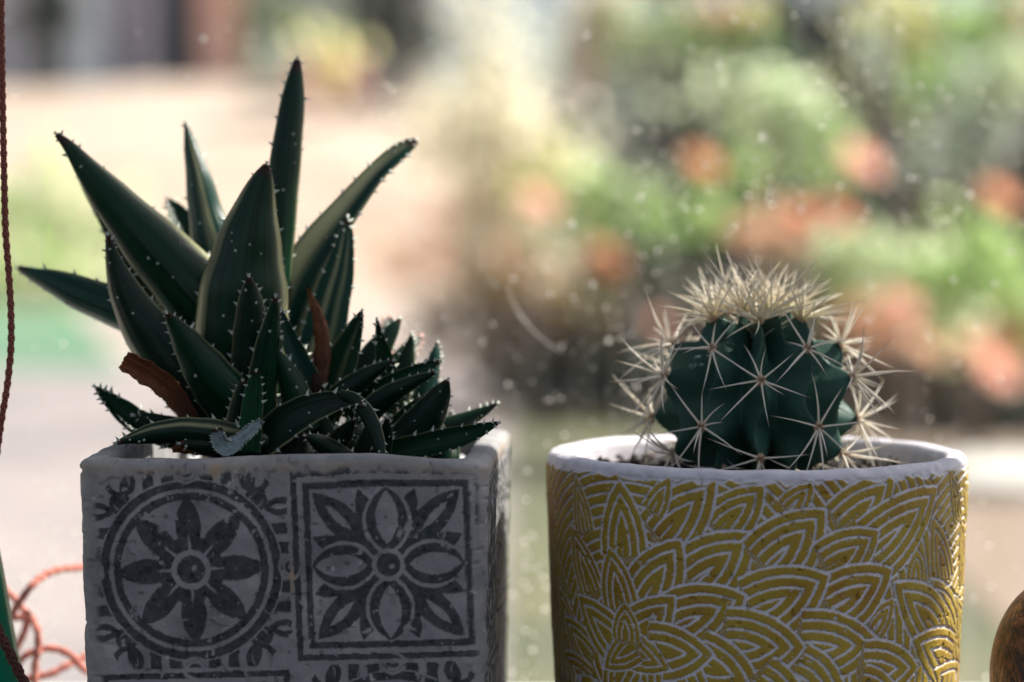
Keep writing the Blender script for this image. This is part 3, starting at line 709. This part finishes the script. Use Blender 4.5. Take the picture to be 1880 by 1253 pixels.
# dead leaves
make_leaf(A_, [(231,662,34),(246,670,40),(275,686,42),(308,710,42),(334,742,36),(354,775,30),(372,800,26)], -.026, -.024, face=1, roll=-18, cup=.8, th_=.12, mat='dry', teeth=0, name='dry_leaf', ragged=1, wav=.07, label='dead brown curled leaf with a torn end')
make_leaf(A_, [(565,530,5),(575,553,12),(587,585,22),(593,625,28),(592,665,32),(585,705,34),(578,750,30)], -.012, -.010, face=-1, roll=24, cup=.7, mat='dry', teeth=0, name='dry_leaf', ragged=.08, wav=.08, label='thin dead orange brown leaf standing upright')
make_leaf(A_, [(316,826,10),(345,822,24),(385,826,24),(430,832,16)], -.030, -.026, face=-1, roll=0, mat='dry', teeth=0, name='dry_leaf', wav=.08, label='dead brown leaf lying behind the pot rim')
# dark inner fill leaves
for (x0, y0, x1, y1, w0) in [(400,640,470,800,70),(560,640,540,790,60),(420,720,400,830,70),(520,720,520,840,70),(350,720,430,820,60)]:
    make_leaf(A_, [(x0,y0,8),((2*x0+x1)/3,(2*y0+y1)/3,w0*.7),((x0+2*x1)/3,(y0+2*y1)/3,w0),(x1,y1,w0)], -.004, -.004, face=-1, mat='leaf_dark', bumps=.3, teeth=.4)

pup = empty('aloe_offset', (0, 0, 0), 'low spiky aloe offset with short crowded leaves at the right of the square pot', 'aloe')
B_ = pup
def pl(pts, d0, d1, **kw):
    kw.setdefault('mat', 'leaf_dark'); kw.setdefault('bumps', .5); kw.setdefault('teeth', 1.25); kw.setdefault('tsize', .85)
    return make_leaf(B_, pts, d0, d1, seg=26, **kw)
pl([(716,583,8),(712,600,26),(706,640,34),(700,700,36)], .032, .02, face=1, tooth='tooth_pink', tsize=1.3, teeth=2)
pl([(757,612,6),(752,640,24),(744,680,34),(730,730,38)], .018, .01, face=-1, mat='leaf')
pl([(772,618,8),(760,630,22),(742,648,28),(715,680,34),(690,720,38)], .026, .014, face=-1, tooth='tooth_pink', tsize=1.3)
pl([(734,586,6),(722,604,24),(702,632,44),(680,668,60),(660,710,66),(640,770,60)], .006, .0, face=-1)
pl([(664,572,6),(656,592,24),(643,622,44),(627,660,62),(610,705,72),(595,755,66),(580,800,60)], -.008, -.006, face=1, cup=.25, mat='leaf', cream=[(.3,.09,.8),(-.85,.08,.3)], bumps=.4)
pl([(692,588,5),(695,612,14),(702,650,30),(712,700,40),(716,750,40)], -.010, -.006, face=1, roll=22, cup=.6, mat='leaf')
pl([(757,618,5),(751,640,20),(744,672,36),(734,710,46),(720,760,46)], .0, .0, face=-1)
pl([(804,630,6),(799,652,20),(790,690,34),(775,735,46),(755,790,50)], .010, .004, face=-1, mat='leaf_blue')
pl([(722,662,6),(700,674,20),(668,694,36),(632,722,48),(590,760,50)], -.014, -.010, face=-1)
pl([(808,665,6),(790,673,20),(760,688,32),(722,706,38),(685,730,44),(645,765,46)], -.016, -.010, face=1, roll=-20, cup=.5, mat='leaf', teeth=1.4)
pl([(800,684,6),(776,694,18),(742,710,30),(706,732,42),(670,765,48)], -.022, -.014, face=-1, roll=12)
pl([(790,725,6),(770,745,30),(742,775,44),(715,812,50),(700,850,48)], -.014, -.010, face=-1, mat='leaf')
pl([(822,698,7),(812,718,34),(794,750,58),(768,786,74),(738,820,80),(705,850,70)], -.022, -.014, face=-1, cup=.4, bumps=1.2)
pl([(711,768,6),(708,795,26),(700,830,38),(690,865,40)], -.030, -.020, face=-1, roll=10, mat='leaf_dark')
pl([(912,741,6),(890,755,18),(855,772,32),(815,790,46),(770,808,52),(715,830,52)], -.004, -.006, face=-1, tooth='tooth', bumps=.5, mat='leaf_dark')
pl([(915,777,6),(893,787,20),(860,800,34),(815,812,44),(765,824,46),(705,836,46)], -.034, -.020, face=1, roll=-30, cup=.6, mat='leaf', teeth=1.4)
pl([(650,770,8),(630,800,36),(600,835,44),(570,860,44)], -.032, -.020, face=-1)
pl([(560,800,8),(590,815,34),(625,840,44),(660,870,44)], -.036, -.024, face=-1)
for k in range(14):
    x = 520+k*24+random.uniform(-8, 8); y = 750+random.uniform(-25, 30); dx = random.uniform(-50, 20)
    pl([(x,y,7),(x+dx*.3,y+35,34),(x+dx*.6,y+75,50),(x+dx,y+120,50)], -.004+random.uniform(-.02, .012), -.01, face=-1, bumps=.3, teeth=.5)
# ================================================================== CACTUS
CC = Vector((.0662, .655, .1150)); CR = .0272; NR = 11
cact = empty('cactus', (CC.x, CC.y, .0905), 'round ribbed dark green cactus covered in long cream spines', 'cactus')
E_even = [-62, -28, 16, 58]; E_odd = [-44, -10, 34, 73]
rib_th0 = R(-3)
def elevs(k): return E_even if k % 2 == 0 else E_odd
def rib_k(theta): return np.round((theta-rib_th0)/(2*math.pi)*NR)
def cact_r(theta, el):
    t = (theta-rib_th0)/(2*math.pi)*NR; k = np.round(t); xx_ = t-k; km = np.mod(k, NR)
    km = np.where(km > NR/2, km-NR, km); ev = np.mod(np.abs(km), 2) < .5; ed = np.degrees(el)
    sh = .11*np.sin((ed-np.where(ev, -28, -10))/44*2*math.pi)*np.where(np.mod(np.abs(km), 4) < 2, 1, -1)
    f = np.abs(xx_+sh*(1-4*xx_*xx_))*2
    bmp = np.zeros_like(ed)
    for a, c in zip(E_even, E_odd):
        ei = np.where(ev, a, c); dd = ed-ei
        bmp = np.maximum(bmp, np.exp(-np.where(dd > 0, (dd/8.5)**2, (dd/13.0)**2)))
    sharp = np.clip(1-f, 0, 1)
    ridge = sharp**1.45
    r = .60 + .27*ridge + .17*bmp*np.clip(1-f*1.1, 0, 1)**1.3
    pin = np.clip((ed-55)/35, 0, 1); r = r*(1-.10*pin**2) + .03*pin
    return r*CR, ridge, bmp
def cdir(theta, el):
    ce = np.cos(el)*(1-.13*sstep(20, 70, np.degrees(el))-.10*sstep(15, 60, -np.degrees(el)))
    return np.stack([np.sin(theta)*ce, -np.cos(theta)*ce, np.sin(el)*.97], -1)
tt = np.linspace(-math.pi, math.pi, 441)[:-1]; ee = np.radians(np.linspace(-88, 90, 150)); TH, EL = np.meshgrid(tt, ee)
r_, rdg, bm = cact_r(TH, EL); r_ = r_*(1+(fbm(TH*3+20, EL*3+9, 71)-.5)*.04)
V = cdir(TH, EL)*r_[..., None]
V[..., 2] -= .0016*np.clip((np.degrees(EL)-70)/20, 0, 1)**2
cork = np.clip((-np.degrees(EL)-30)/30, 0, 1)*sstep(.4, .6, fbm(TH*2.2+5, EL*4, 77))
body = link('cactus_body', raw_mesh('cactus_body', V, grid_faces(len(ee), len(tt), True), {'ridge': rdg, 'cork': cork}), M['cactus'], cact)
body.location = (0, 0, CC.z-.0905)
# spines: five curved unit meshes shared by all
def spine_mesh(bend, wob, seed, mat):
    n_, m_ = 6, 8; V = []; t_ = []
    for i in range(m_):
        t = i/(m_-1); r = .0235*(1-t)**.75+.0012; cx = bend*t*t; cy = wob*math.sin(t*3)
        for k in range(n_): V.append((cx+r*math.cos(2*math.pi*k/n_), cy+r*math.sin(2*math.pi*k/n_)*.75, t)); t_.append(t)
    me = raw_mesh('spine', V, grid_faces(m_, n_, True), {'tt': t_}); me.materials.append(mat); return me
SPN = {k: [spine_mesh(bd, wb, 0, M[k]) for bd, wb in ((-.10, .0), (-.16, .02), (-.05, -.02), (-.12, -.03), (-.20, .015))] for k in ('spine', 'spine_y')}
def areole_mesh(seed):
    rs = random.Random(seed); b = MB()
    n_, m_ = 10, 5; V = []
    for i in range(m_):
        a = math.pi/2*i/(m_-1)
        for k in range(n_):
            r = .0013*rs.uniform(.85, 1.15); V.append((r*math.cos(a)*math.cos(2*math.pi*k/n_), r*1.2*math.cos(a)*math.sin(2*math.pi*k/n_), .0009*math.sin(a)*rs.uniform(.8, 1.2)-.0002))
    b.add(V, [(i*n_+k, i*n_+(k+1) % n_, (i+1)*n_+(k+1) % n_, (i+1)*n_+k) for i in range(m_-1) for k in range(n_)])
    for k in range(70):                   # wool hairs
        a = rs.uniform(0, 6.28); e = rs.uniform(.1, 1.5); d = Vector((math.cos(a)*math.cos(e), math.sin(a)*math.cos(e), math.sin(e)))
        b.cone(d*.0009, d+Vector((rs.uniform(-.4, .4), rs.uniform(-.4, .4), rs.uniform(-.2, .3))), rs.uniform(.0005, .0011), .00007, 3)
    me = bpy.data.meshes.new('areole'); me.from_pydata(b.v, [], b.f); me.update(); me.materials.append(M['wool']); return me
AM = [areole_mesh(s) for s in range(4)]
TPL = [(98, 80), (52, 66), (-4, 88), (-46, 102), (-86, 104), (-123, 102), (-166, 100), (150, 88)]
nsp = 0
def areole(theta, el, young=0):
    global nsp
    rr_, _, _ = cact_r(np.array(theta), np.array(el)); p = Vector(cdir(np.array(theta), np.array(el))*float(rr_))
    if young: p.z -= .0012
    nrm = Vector((math.sin(theta)*math.cos(el), -math.cos(theta)*math.cos(el), math.sin(el)+.10)).normalized()
    upv = Vector((0, 0, 1)) - nrm*nrm.z
    upv = upv.normalized() if upv.length > .05 else Vector((0, 1, 0))
    xv = upv.cross(nrm).normalized()
    Mx = Matrix((xv, upv, nrm)).transposed().to_4x4(); Mx.translation = p+nrm*.0002+Vector((0, 0, CC.z-.0905))
    o = bpy.data.objects.new('areole', random.choice(AM)); col.objects.link(o); o.parent = cact; o.matrix_local = Mx
    ed = math.degrees(el); spread = 74-max(0, (ed-30))*.62
    if abs(math.degrees(theta)) < 60 and ed < 40: spread = 76
    hidden = abs(math.degrees(theta)) > 100 and ed < 25
    lst = []
    for a, l in TPL:
        if random.random() < .05: continue
        lst.append((a+random.gauss(0, 10), l*random.uniform(.74, 1.14)*(1 if random.random() > .06 else .5), spread+random.gauss(0, 8)))
    if ed < -20: lst = [x for x in lst if not 40 < x[0] < 120]
    lst.append((random.choice((-110, -70, 80)), 62, 28 if ed < 40 else 10))
    if abs(math.degrees(theta)) > 45 or ed > 45:
        for q in range(6): lst.append((random.uniform(-60, 240), random.uniform(75, 112), random.uniform(20, 55)))
    if ed > 50:
        for q in range(3): lst.append((random.uniform(0, 360), random.uniform(70, 135), random.uniform(8, 50)))
    hb = MB()
    kind = 'spine_y' if ed > 48 else 'spine'
    for a, l, sp in lst:
        if young: l *= random.uniform(.5, .85)
        ar, sr = R(a), R(sp); d = Vector((math.cos(ar)*math.sin(sr), math.sin(ar)*math.sin(sr), math.cos(sr)))
        L = l*.648/FPX*1.14
        if hidden or nsp >= 298:
            pts = [d*(L*t)+Vector((0, 0, -.10*L*t*t)) for t in (0, .33, .66, 1)]
            hb.tube(pts, [.00036, .0003, .0002, .00004], 5)
        else:
            s = bpy.data.objects.new('spine', random.choice(SPN[kind])); col.objects.link(s); s.parent = o
            z = d; x = Vector((0, 0, 1))-z*z.z; x = x.normalized() if x.length > .1 else Vector((1, 0, 0)); y = z.cross(x)
            mm = Matrix((x, y, z)).transposed().to_4x4() @ Matrix.Diagonal((.0165, .0165, L, 1)); s.matrix_local = mm; nsp += 1
    if hb.v: hb.build('spine_tuft', M['tuft'], o, True, kind='stuff')
order = []
for k in range(-5, 6):
    th_k = rib_th0+2*math.pi*k/NR
    for e in elevs(abs(k)): order.append((th_k, R(e)))
order.sort(key=lambda t: (abs(t[0]) > R(100), abs(t[0])))
for t_, e_ in order:
    if math.degrees(e_) < -50 and abs(t_) > 1: continue
    areole(t_, e_)
for k in range(4): areole(random.uniform(-math.pi, math.pi), R(random.uniform(80, 88)), 1)
silk = MB()
for pts in ([(1375,640),(1440,645),(1490,652)], [(1295,745),(1330,728),(1376,715),(1400,700)], [(1123,775),(1112,768),(1118,758),(1140,745),(1165,742)], [(1480,590),(1470,615),(1462,630),(1466,650)]):
    c_, _ = catmull([tuple(P(x, y, .626 if x > 1200 else .66)) for x, y in pts], 14); silk.tube([Vector(p) for p in c_], .00004, 4)
silk.build('silk_strands', M['dust'], cact, True, kind='stuff')

# ================================================================== CORDS
def braided(name, ptsets, rad, mat, label, extra=None):
    b = MB()
    for pts in ptsets:
        L0 = sum((Vector(pts[i+1])-Vector(pts[i])).length for i in range(len(pts)-1))
        n_ = max(20, int(L0/.00034)); A, L = catmull(pts, n_); C = [Vector(a) for a in A]
        T = [(C[min(i+1, n_-1)]-C[max(i-1, 0)]).normalized() for i in range(n_)]
        a = T[0].orthogonal().normalized(); fr = []
        for i in range(n_):
            a = (a-T[i]*a.dot(T[i])).normalized(); fr.append((a, T[i].cross(a)))
        pitch = rad*6.5
        for s in range(8):
            dr = 1 if s % 2 == 0 else -1; ph0 = (s//2)*math.pi/2
            q = []
            for i in range(n_):
                an = dr*2*math.pi*(L*i/(n_-1))/pitch+ph0; rr = rad*(.66+.12*dr*math.sin(2*(an-ph0)*1.0+math.pi/4))
                q.append(C[i]+fr[i][0]*(rr*math.cos(an))+fr[i][1]*(rr*math.sin(an)))
            b.tube(q, rad*.31, 5)
        b.tube(C, rad*.55, 6)
    o = b.build(name, mat, None, True); o['label'] = label; o['category'] = 'cord'; return o
braided('hanging_cord', [[(-.145, .795, .87), (-.140, .70, .60), (-.131, .62, .36)]+[tuple(P(x, y, .60)) for x, y in [(2,-260),(2,-120),(2,0),(4,150),(7,300),(10,420),(16,500),(20,570),(20,640),(13,710),(3,770),(-8,850),(-22,960),(-50,1050),(-110,1200),(-150,1400),(-120,1570)]]], .00088, M['cord'], 'braided cord in a shaded red brown hanging down the left edge of the picture')
D2 = .70
coil = [
 [P(-30,1190,.69),P(0,1150,.70),P(22,1127,.70),P(36,1105,.70),P(58,1076,.70),P(82,1056,.705),P(109,1046,.71),P(135,1043,.715),P(160,1044,.72),P(210,1075,.725),P(240,1150,.725),P(230,1210,.72),P(165,1233,.715),P(131,1204,.71),P(104,1192,.71),P(80,1191,.71),P(56,1199,.71),P(39,1211,.71),P(10,1250,.71),P(-30,1320,.71)],
 [P(-40,1060,.715),P(-10,1070,.715),P(15,1088,.715),P(31,1105,.712),P(46,1122,.71),P(60,1138,.708),P(69,1160,.705),P(69,1192,.705),P(64,1226,.705),P(66,1262,.705),P(90,1330,.705),P(170,1360,.71)],
 [P(-30,1150,.72),P(0,1140,.718),P(27,1134,.715),P(48,1136,.712),P(46,1155,.712),P(33,1185,.712),P(10,1230,.712),P(-20,1290,.712)],
 [P(10,1330,.72),P(35,1270,.72),P(56,1245,.72),P(92,1238,.72),P(121,1223,.722),P(145,1212,.725),P(175,1200,.728),P(220,1215,.73),P(260,1300,.73)],
]
braided('coiled_cord', [[tuple(p) for p in c] for c in coil], .00115, M['cord_sunlit'], 'tangled braided cord in a sunlit salmon pink lying behind the square pot')
braided('crossing_cord', [[tuple(P(x, y, d)) for x, y, d in [(-150,980,.60),(-60,1020,.585),(-34,1085,.588),(-7,1150,.59),(14,1192,.592),(36,1237,.595),(60,1287,.60),(100,1400,.605),(150,1540,.60),(210,1585,.585)]]], .0013, M['cord_dark'], 'dark brown braided cord crossing the green plastic bottle at the lower left')

# green plastic bottle and turned wooden vase
def lathe(name, prof, mat, parent, n_=64, wob=0, seed=0):
    V = []; prof = np.array(prof); a = np.linspace(0, 2*math.pi, n_, endpoint=False)
    for r, z in prof:
        rr = r*(1+wob*(vnoise(a*3+seed, a*0+z*80, 5)-.5)); V.append(np.stack([rr*np.cos(a), rr*np.sin(a), np.full(n_, z)], -1))
    return link(name, raw_mesh(name, np.array(V), grid_faces(len(prof), n_, True)), mat, parent)
gx_ = P(-80, 1200, .64).x
gb = empty('green_bottle', (gx_, .64, 0), 'glossy green plastic bottle shoulder at the lower left corner', 'bottle')
lathe('bottle_body', [(.0005, .001), (.0255, .001), (.0265, .003), (.0262, .012), (.0240, .022), (.0202, .033), (.0182, .0406), (.0164, .048), (.0146, .0585), (.0131, .068), (.0114, .0776), (.0094, .088), (.0082, .095), (.0072, .0985), (.0005, .099)], M['green_plastic'], gb)
lathe('bottle_cap', [(.0005, .0992), (.0082, .0992), (.0084, .100), (.0080, .112), (.0074, .1135), (.0005, .1138)], M['green_plastic'], gb)
b = MB(); b.add([(0, 0, 0)], []); 
wv = empty('wooden_vase', (P(1943, 1240, .625).x, .625, 0), 'small round brown cracked wooden vase at the lower right corner', 'vase')
pr = [(.0005, .0005), (.0118, .0005), (.0124, .003), (.0120, .006)]
for a in np.linspace(-60, 78, 22): pr.append((.0176*math.cos(R(a)), .0452+.0262*math.sin(R(a))))
pr += [(.0040, .0735), (.0048, .0765), (.0040, .0775), (.0028, .0765), (.0026, .060)]
lathe('vase_body', [(r, z) for r, z in pr], M['wood'], wv, 72, .02)

# ================================================================== GARDEN (far out of focus)
OPT = 2.0
def leafcloud(name, parent, c, rad, n_, size, mat, seed, clump=9):
    if True: n_ = int(min(n_*2, (5.0 if mat is F['dark'] else OPT if mat is not F['brown'] else 1.1)*math.pi*rad[0]*rad[2]/(size*size*.8)))
    g = np.random.default_rng(seed); d = g.normal(size=(n_, 3)); d /= np.linalg.norm(d, axis=1)[:, None]; r = g.random(n_)**.45
    pts = d*r[:, None]; cl = g.normal(size=(clump, 3))*.45; k = g.integers(0, clump, n_); m = g.random(n_) < .6
    pts[m] = cl[k[m]]+g.normal(size=(m.sum(), 3))*.26
    pts[:, 1] = -np.abs(pts[:, 1])*.35
    pts = pts*np.array(rad)+np.array(c)
    nn = np.array(SUN_DIR)*1.1+g.normal(size=(n_, 3))*.55; nn /= np.linalg.norm(nn, axis=1)[:, None]
    a = np.cross(nn, g.normal(size=(n_, 3))); a /= np.linalg.norm(a, axis=1)[:, None]; b_ = np.cross(a, nn); b_ /= np.linalg.norm(b_, axis=1)[:, None]
    s = size*(.6+.8*g.random(n_))[:, None]
    V = np.stack([pts-a*s, pts+b_*s*.45, pts+a*s, pts-b_*s*.45+np.cross(a, b_)*s*.15], 1).reshape(-1, 3)
    Fq = np.arange(n_*4).reshape(-1, 4)
    return link(name, raw_mesh(name, V, Fq, smooth=False), mat, parent)
def stems(parent, base, tops, r, name='stem'):
    b = MB()
    for t in tops:
        m_ = base.lerp(t, .5)+Vector((random.uniform(-.1, .1), random.uniform(-.1, .1), 0))*(t-base).length*.5
        b.tube([base, m_, t], [r, r*.7, r*.35], 6)
    return b.build(name, M['bark'], parent, True)
def flower(parent, px, py, d, r, mat):
    c = P(px, py, d); o = MB(); n_ = 7; r *= .95
    ring = []
    for lay, (rr, up) in enumerate(((1, .1), (.75, .4), (.45, .7))):
        for k in range(n_):
            a = 2*math.pi*(k+lay*.5)/n_; fx_ = Vector((.85, 0, -.5)); fy_ = Vector((.25, .8, .45)); e = fx_*math.cos(a)+fy_*math.sin(a)+Vector((.45, -.3, .8))*up; s_ = -fx_*math.sin(a)+fy_*math.cos(a)
            o.add([c, c+e*r*rr*.6+s_*r*rr*.38, c+e*r*rr, c+e*r*rr*.6-s_*r*rr*.38], [(0, 1, 2, 3)])
    ob = o.build('flower', F[mat], parent); return ob
def shrub(name, label, base_px, d, clumps, cat='shrub', flowers=(), n_=1500, size=.05, trunk=.03):
    """clumps: (px, py, rx px, ry px, depth offset, material)"""
    base = P(base_px, 800, d); base.z = GZ
    e = empty(name, base, label, cat); tops = []
    holder = e
    for i, c in enumerate(clumps):
        dd = d+c[4]; p = P(c[0], c[1], dd); sx = c[2]*dd/FPX; sz = c[3]*dd/FPX
        o = leafcloud('foliage', e, p-base, (sx, (sx+sz)/2*.9, sz), c[6] if len(c) > 6 else n_, size, F[c[5]], hash((name, i)) % 9999 if False else i*17+len(label))
        tops.append(p-base)
    stems(e, Vector((0, 0, 0)), tops, trunk)
    for fx, fy, fd, fr, fm in flowers:
        o = flower(e, fx, fy, fd, fr, fm); o.data.transform(Matrix.Translation(-base))
    return e
# dark hedge at the back right
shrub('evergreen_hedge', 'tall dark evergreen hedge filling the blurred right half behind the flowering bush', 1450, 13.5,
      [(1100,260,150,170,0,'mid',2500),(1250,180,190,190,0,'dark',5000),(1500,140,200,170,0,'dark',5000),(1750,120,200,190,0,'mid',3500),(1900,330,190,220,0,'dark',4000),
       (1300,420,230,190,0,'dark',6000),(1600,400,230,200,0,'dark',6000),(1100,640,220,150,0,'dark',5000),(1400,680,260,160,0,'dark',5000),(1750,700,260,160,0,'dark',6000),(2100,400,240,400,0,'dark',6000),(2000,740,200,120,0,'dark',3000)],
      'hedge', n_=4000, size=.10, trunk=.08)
shrub('flowering_bush', 'bright lime green bush with orange and coral flowers above the cactus', 1450, 9.5,
      [(1430,215,135,85,0,'pale'),(1500,270,80,70,0,'lime'),(1340,320,100,45,.2,'lime',900),(1130,340,90,50,.2,'pale',1100),(1060,400,100,60,.2,'lime',1000),(1560,475,150,60,0,'pale',1700),
       (1700,520,90,70,.2,'lime',1100),(1800,470,80,100,.1,'lime',1100),(1420,440,70,50,.1,'peach',900),(1620,590,110,60,.1,'peach',900),(1700,600,110,60,.2,'pale',700),(1270,560,70,50,.3,'silver',500),(1460,390,200,60,.5,'mid',700),(1000,330,70,80,.3,'yellow',900),(1230,400,120,60,.3,'lime',700),(1160,470,120,70,.4,'mid',900),(1880,560,60,90,.1,'lime',600),(1840,620,80,60,.1,'peach',500),(1400,130,110,50,.3,'mid',700),(1550,560,110,50,.2,'lime',700)],
      'bush', [(1290,302,9.3,.10,'orange'),(990,376,9.3,.10,'coral'),(1110,482,9.3,.12,'orange'),(1580,300,9.3,.12,'coral'),(1530,392,9.3,.09,'red'),(1545,402,9.35,.08,'red'),(1440,436,9.3,.13,'peach'),
               (1470,400,9.3,.09,'orange'),(1835,365,9.3,.10,'orange'),(1830,685,9.3,.12,'coral'),(1790,640,9.3,.10,'peach'),(1655,560,9.3,.10,'coral'),(1600,620,9.3,.1,'peach'),(1215,600,9.4,.07,'coral'),(1700,640,9.3,.09,'peach')],
      n_=1500, size=.05)
shrub('yellow_green_bush', 'yellow green leafy bush at the top right of the picture', 1680, 10.5,
      [(1650,60,100,75,0,'yellow',1300),(1700,150,80,60,0,'lime',900),(1820,60,90,70,0,'lime',1100),(1870,30,50,40,0,'peach',400)], 'bush', n_=1000)
shrub('silver_shrub', 'pale silvery green shrub near the right edge of the picture', 1790, 10.0,
      [(1790,210,80,110,0,'silver',1700),(1720,290,70,60,0,'silver',700),(1850,140,60,70,0,'pale',600),(1600,90,40,60,.2,'silver',300)], 'shrub', n_=1000)
shrub('pale_green_tree', 'pale green tree with peach blossom at the top centre', 1230, 14,
      [(1190,60,130,80,-1,'pale',2000),(1320,50,90,50,-1,'lime',1100),(1080,90,50,110,-1,'pink',1300),(1110,20,60,50,-1,'pale',700),(1340,20,80,35,-1,'peach',500),(1120,230,80,90,-1,'silver',1000)], 'tree', n_=1000, size=.06, trunk=.07)
shrub('pampas_grass', 'cream feathery plume grass in the blurred middle of the garden', 900, 12,
      [(900,130,90,150,0,'cream',1500),(930,260,110,120,0,'cream',1200),(830,250,110,150,.3,'cream',160),(850,450,130,130,.3,'peach',130),(900,400,90,110,0,'cream',420),(960,480,70,60,-.2,'ochre',1100),(950,560,90,60,0,'ochre',800)], 'grass', n_=1500, size=.06)
shrub('brown_undergrowth', 'low dark brown undergrowth at the foot of the hedge between the pots', 980, 11.5,
      [(980,650,120,90,0,'brown',2600),(860,640,150,110,.3,'brown',110),(880,560,150,90,.4,'ochre',100),(990,560,90,60,.4,'brown',500),(1050,700,150,80,0,'dark',2600),(1230,730,170,70,0,'dark',2500),(1020,600,140,70,0,'brown',1500)], 'undergrowth', n_=1500, size=.06)
shrub('dark_shrub', 'low nearly black shrub behind the right side of the yellow pot', 1780, 10.8,
      [(1700,760,120,60,0,'dark',3000),(1840,770,110,60,0,'dark',3000),(1980,770,110,70,0,'dark',2500)], 'shrub', n_=1500, size=.06)
# pale stone slab on the path at the right
b = MB(); c0 = P(1850, 895, 8.9)
n_ = 14; V = [(c0.x+.30*math.cos(2*math.pi*k/n_)*random.uniform(.9, 1.1), 8.9+.5*math.sin(2*math.pi*k/n_), GZ+.012) for k in range(n_)]; V += [(x, y, GZ+.07) for x, y, z in V]
b.add(V, [tuple(range(n_, 2*n_))]+[(k, (k+1) % n_, n_+(k+1) % n_, n_+k) for k in range(n_)])
o = b.build('stepping_stone', M['frame'], None); o['label'] = 'pale stepping stone on the tan path beside the yellow pot'; o['category'] = 'stone'
# trees at the back left
def tree(name, label, px, py, d, rx, ry, mat, n_=3000, size=.12):
    c = P(px, py, d); base = Vector((c.x, d, GZ+3.2 if d > 40 else GZ)); e = empty(name, base, label, 'tree')
    sx, sz = rx*d/FPX, ry*d/FPX
    leafcloud('crown', e, c-base, (sx, sx, sz), n_, size, F[mat], int(px), 14)
    b = MB(); b.tube([Vector((0, 0, 0)), (c-base)*.5+Vector((.1, 0, 0)), c-base], [.16, .12, .05], 8); b.build('trunk', M['bark'], e, True)
tree('pine_tree', 'dark green tree beside the blue grey post at the top left', 85, 20, 46, 60, 70, 'dark', 4000, .18)
tree('broad_tree', 'dark green tree at the top left of centre behind the tallest aloe leaf', 700, 30, 44, 90, 100, 'dark', 3000, .18)
tree('olive_tree', 'olive green tree with pinkish leaves between the house and the dark tree', 590, 100, 43, 60, 80, 'mid', 2500, .18)
tree('grey_shrub_tree', 'dull grey green tree just right of the house', 500, 50, 45, 60, 90, 'mid', 2500, .18)
# house at the top left
def facade():
    d = 48.; zb = GZ+3.0
    e = empty('house', (P(230, 60, d).x, d, zb), 'house with dark doorway and brick pier at the top left', 'house')
    def pc(name, x0, x1, y1, mat, yo=0, th=.2, y0=None):
        a = P(x0, 0, d).x-e.location.x; b_ = P(x1, 0, d).x-e.location.x; zt = P(0, y1, d).z-zb; zl = (P(0, y0, d).z-zb) if y0 else 0
        b = MB(); b.box(a, b_, yo, yo+th, zl, zt); return b.build(name, mat, e)
    pc('wall', -260, 800, -260, simple('house_wall', (.36, .38, .37), (.46, .47, .46), 1, .9), .3)
    pc('door', 285, 362, -60, simple('door_paint', (.03, .034, .055), (.05, .055, .085), 1, .5), .1, .15)
    pc('panel', 205, 284, -80, simple('panel_paint', (.34, .30, .38), (.44, .39, .46), 1, .6), .12, .15)
    pc('brick_pier', 364, 450, -200, simple('brick_paint', (.82, .40, .30), (.92, .54, .42), 2, .9), -.1, .35)
    pc('downpipe', 118, 200, -220, simple('blue_paint', (.75, .82, .92), (.82, .88, .95), 1, .5), -.2, .3)
    pc('grey_pillar', -10, 45, -200, simple('mauve_paint', (.66, .62, .70), (.76, .72, .78), 1, .6), -.1, .3)
    b = MB(); x0 = P(-300, 0, d).x-e.location.x; x1 = P(830, 0, d).x-e.location.x; zt = P(0, -262, d).z-zb
    b.box(x0, x1, -.8, 4, zt, zt+.25); b.build('roof', simple('roof_tile', (.18, .08, .06), (.28, .14, .10), 2, .9), e)
facade()
shrub('yellow_green_shrub', 'bright yellow green shrub low at the left edge beyond the lawn', 60, 30,
      [(60,390,140,100,0,'lime',2500),(170,450,90,60,0,'pale',900),(60,520,170,80,-1,'lime',1500),(200,560,70,60,-1,'silver',700),(120,600,150,50,-2,'mid',900)], 'shrub', n_=1000, size=.14)

shrub('brown_hillside_shrub', 'grey brown shrub on top of the dry slope left of centre', 620, 41,
      [(600,150,90,60,0,'pink',600),(660,190,90,45,0,'brown',800),(520,120,60,50,0,'silver',500),(600,100,60,50,-.5,'yellow',500)], 'shrub', n_=1000, size=.2)
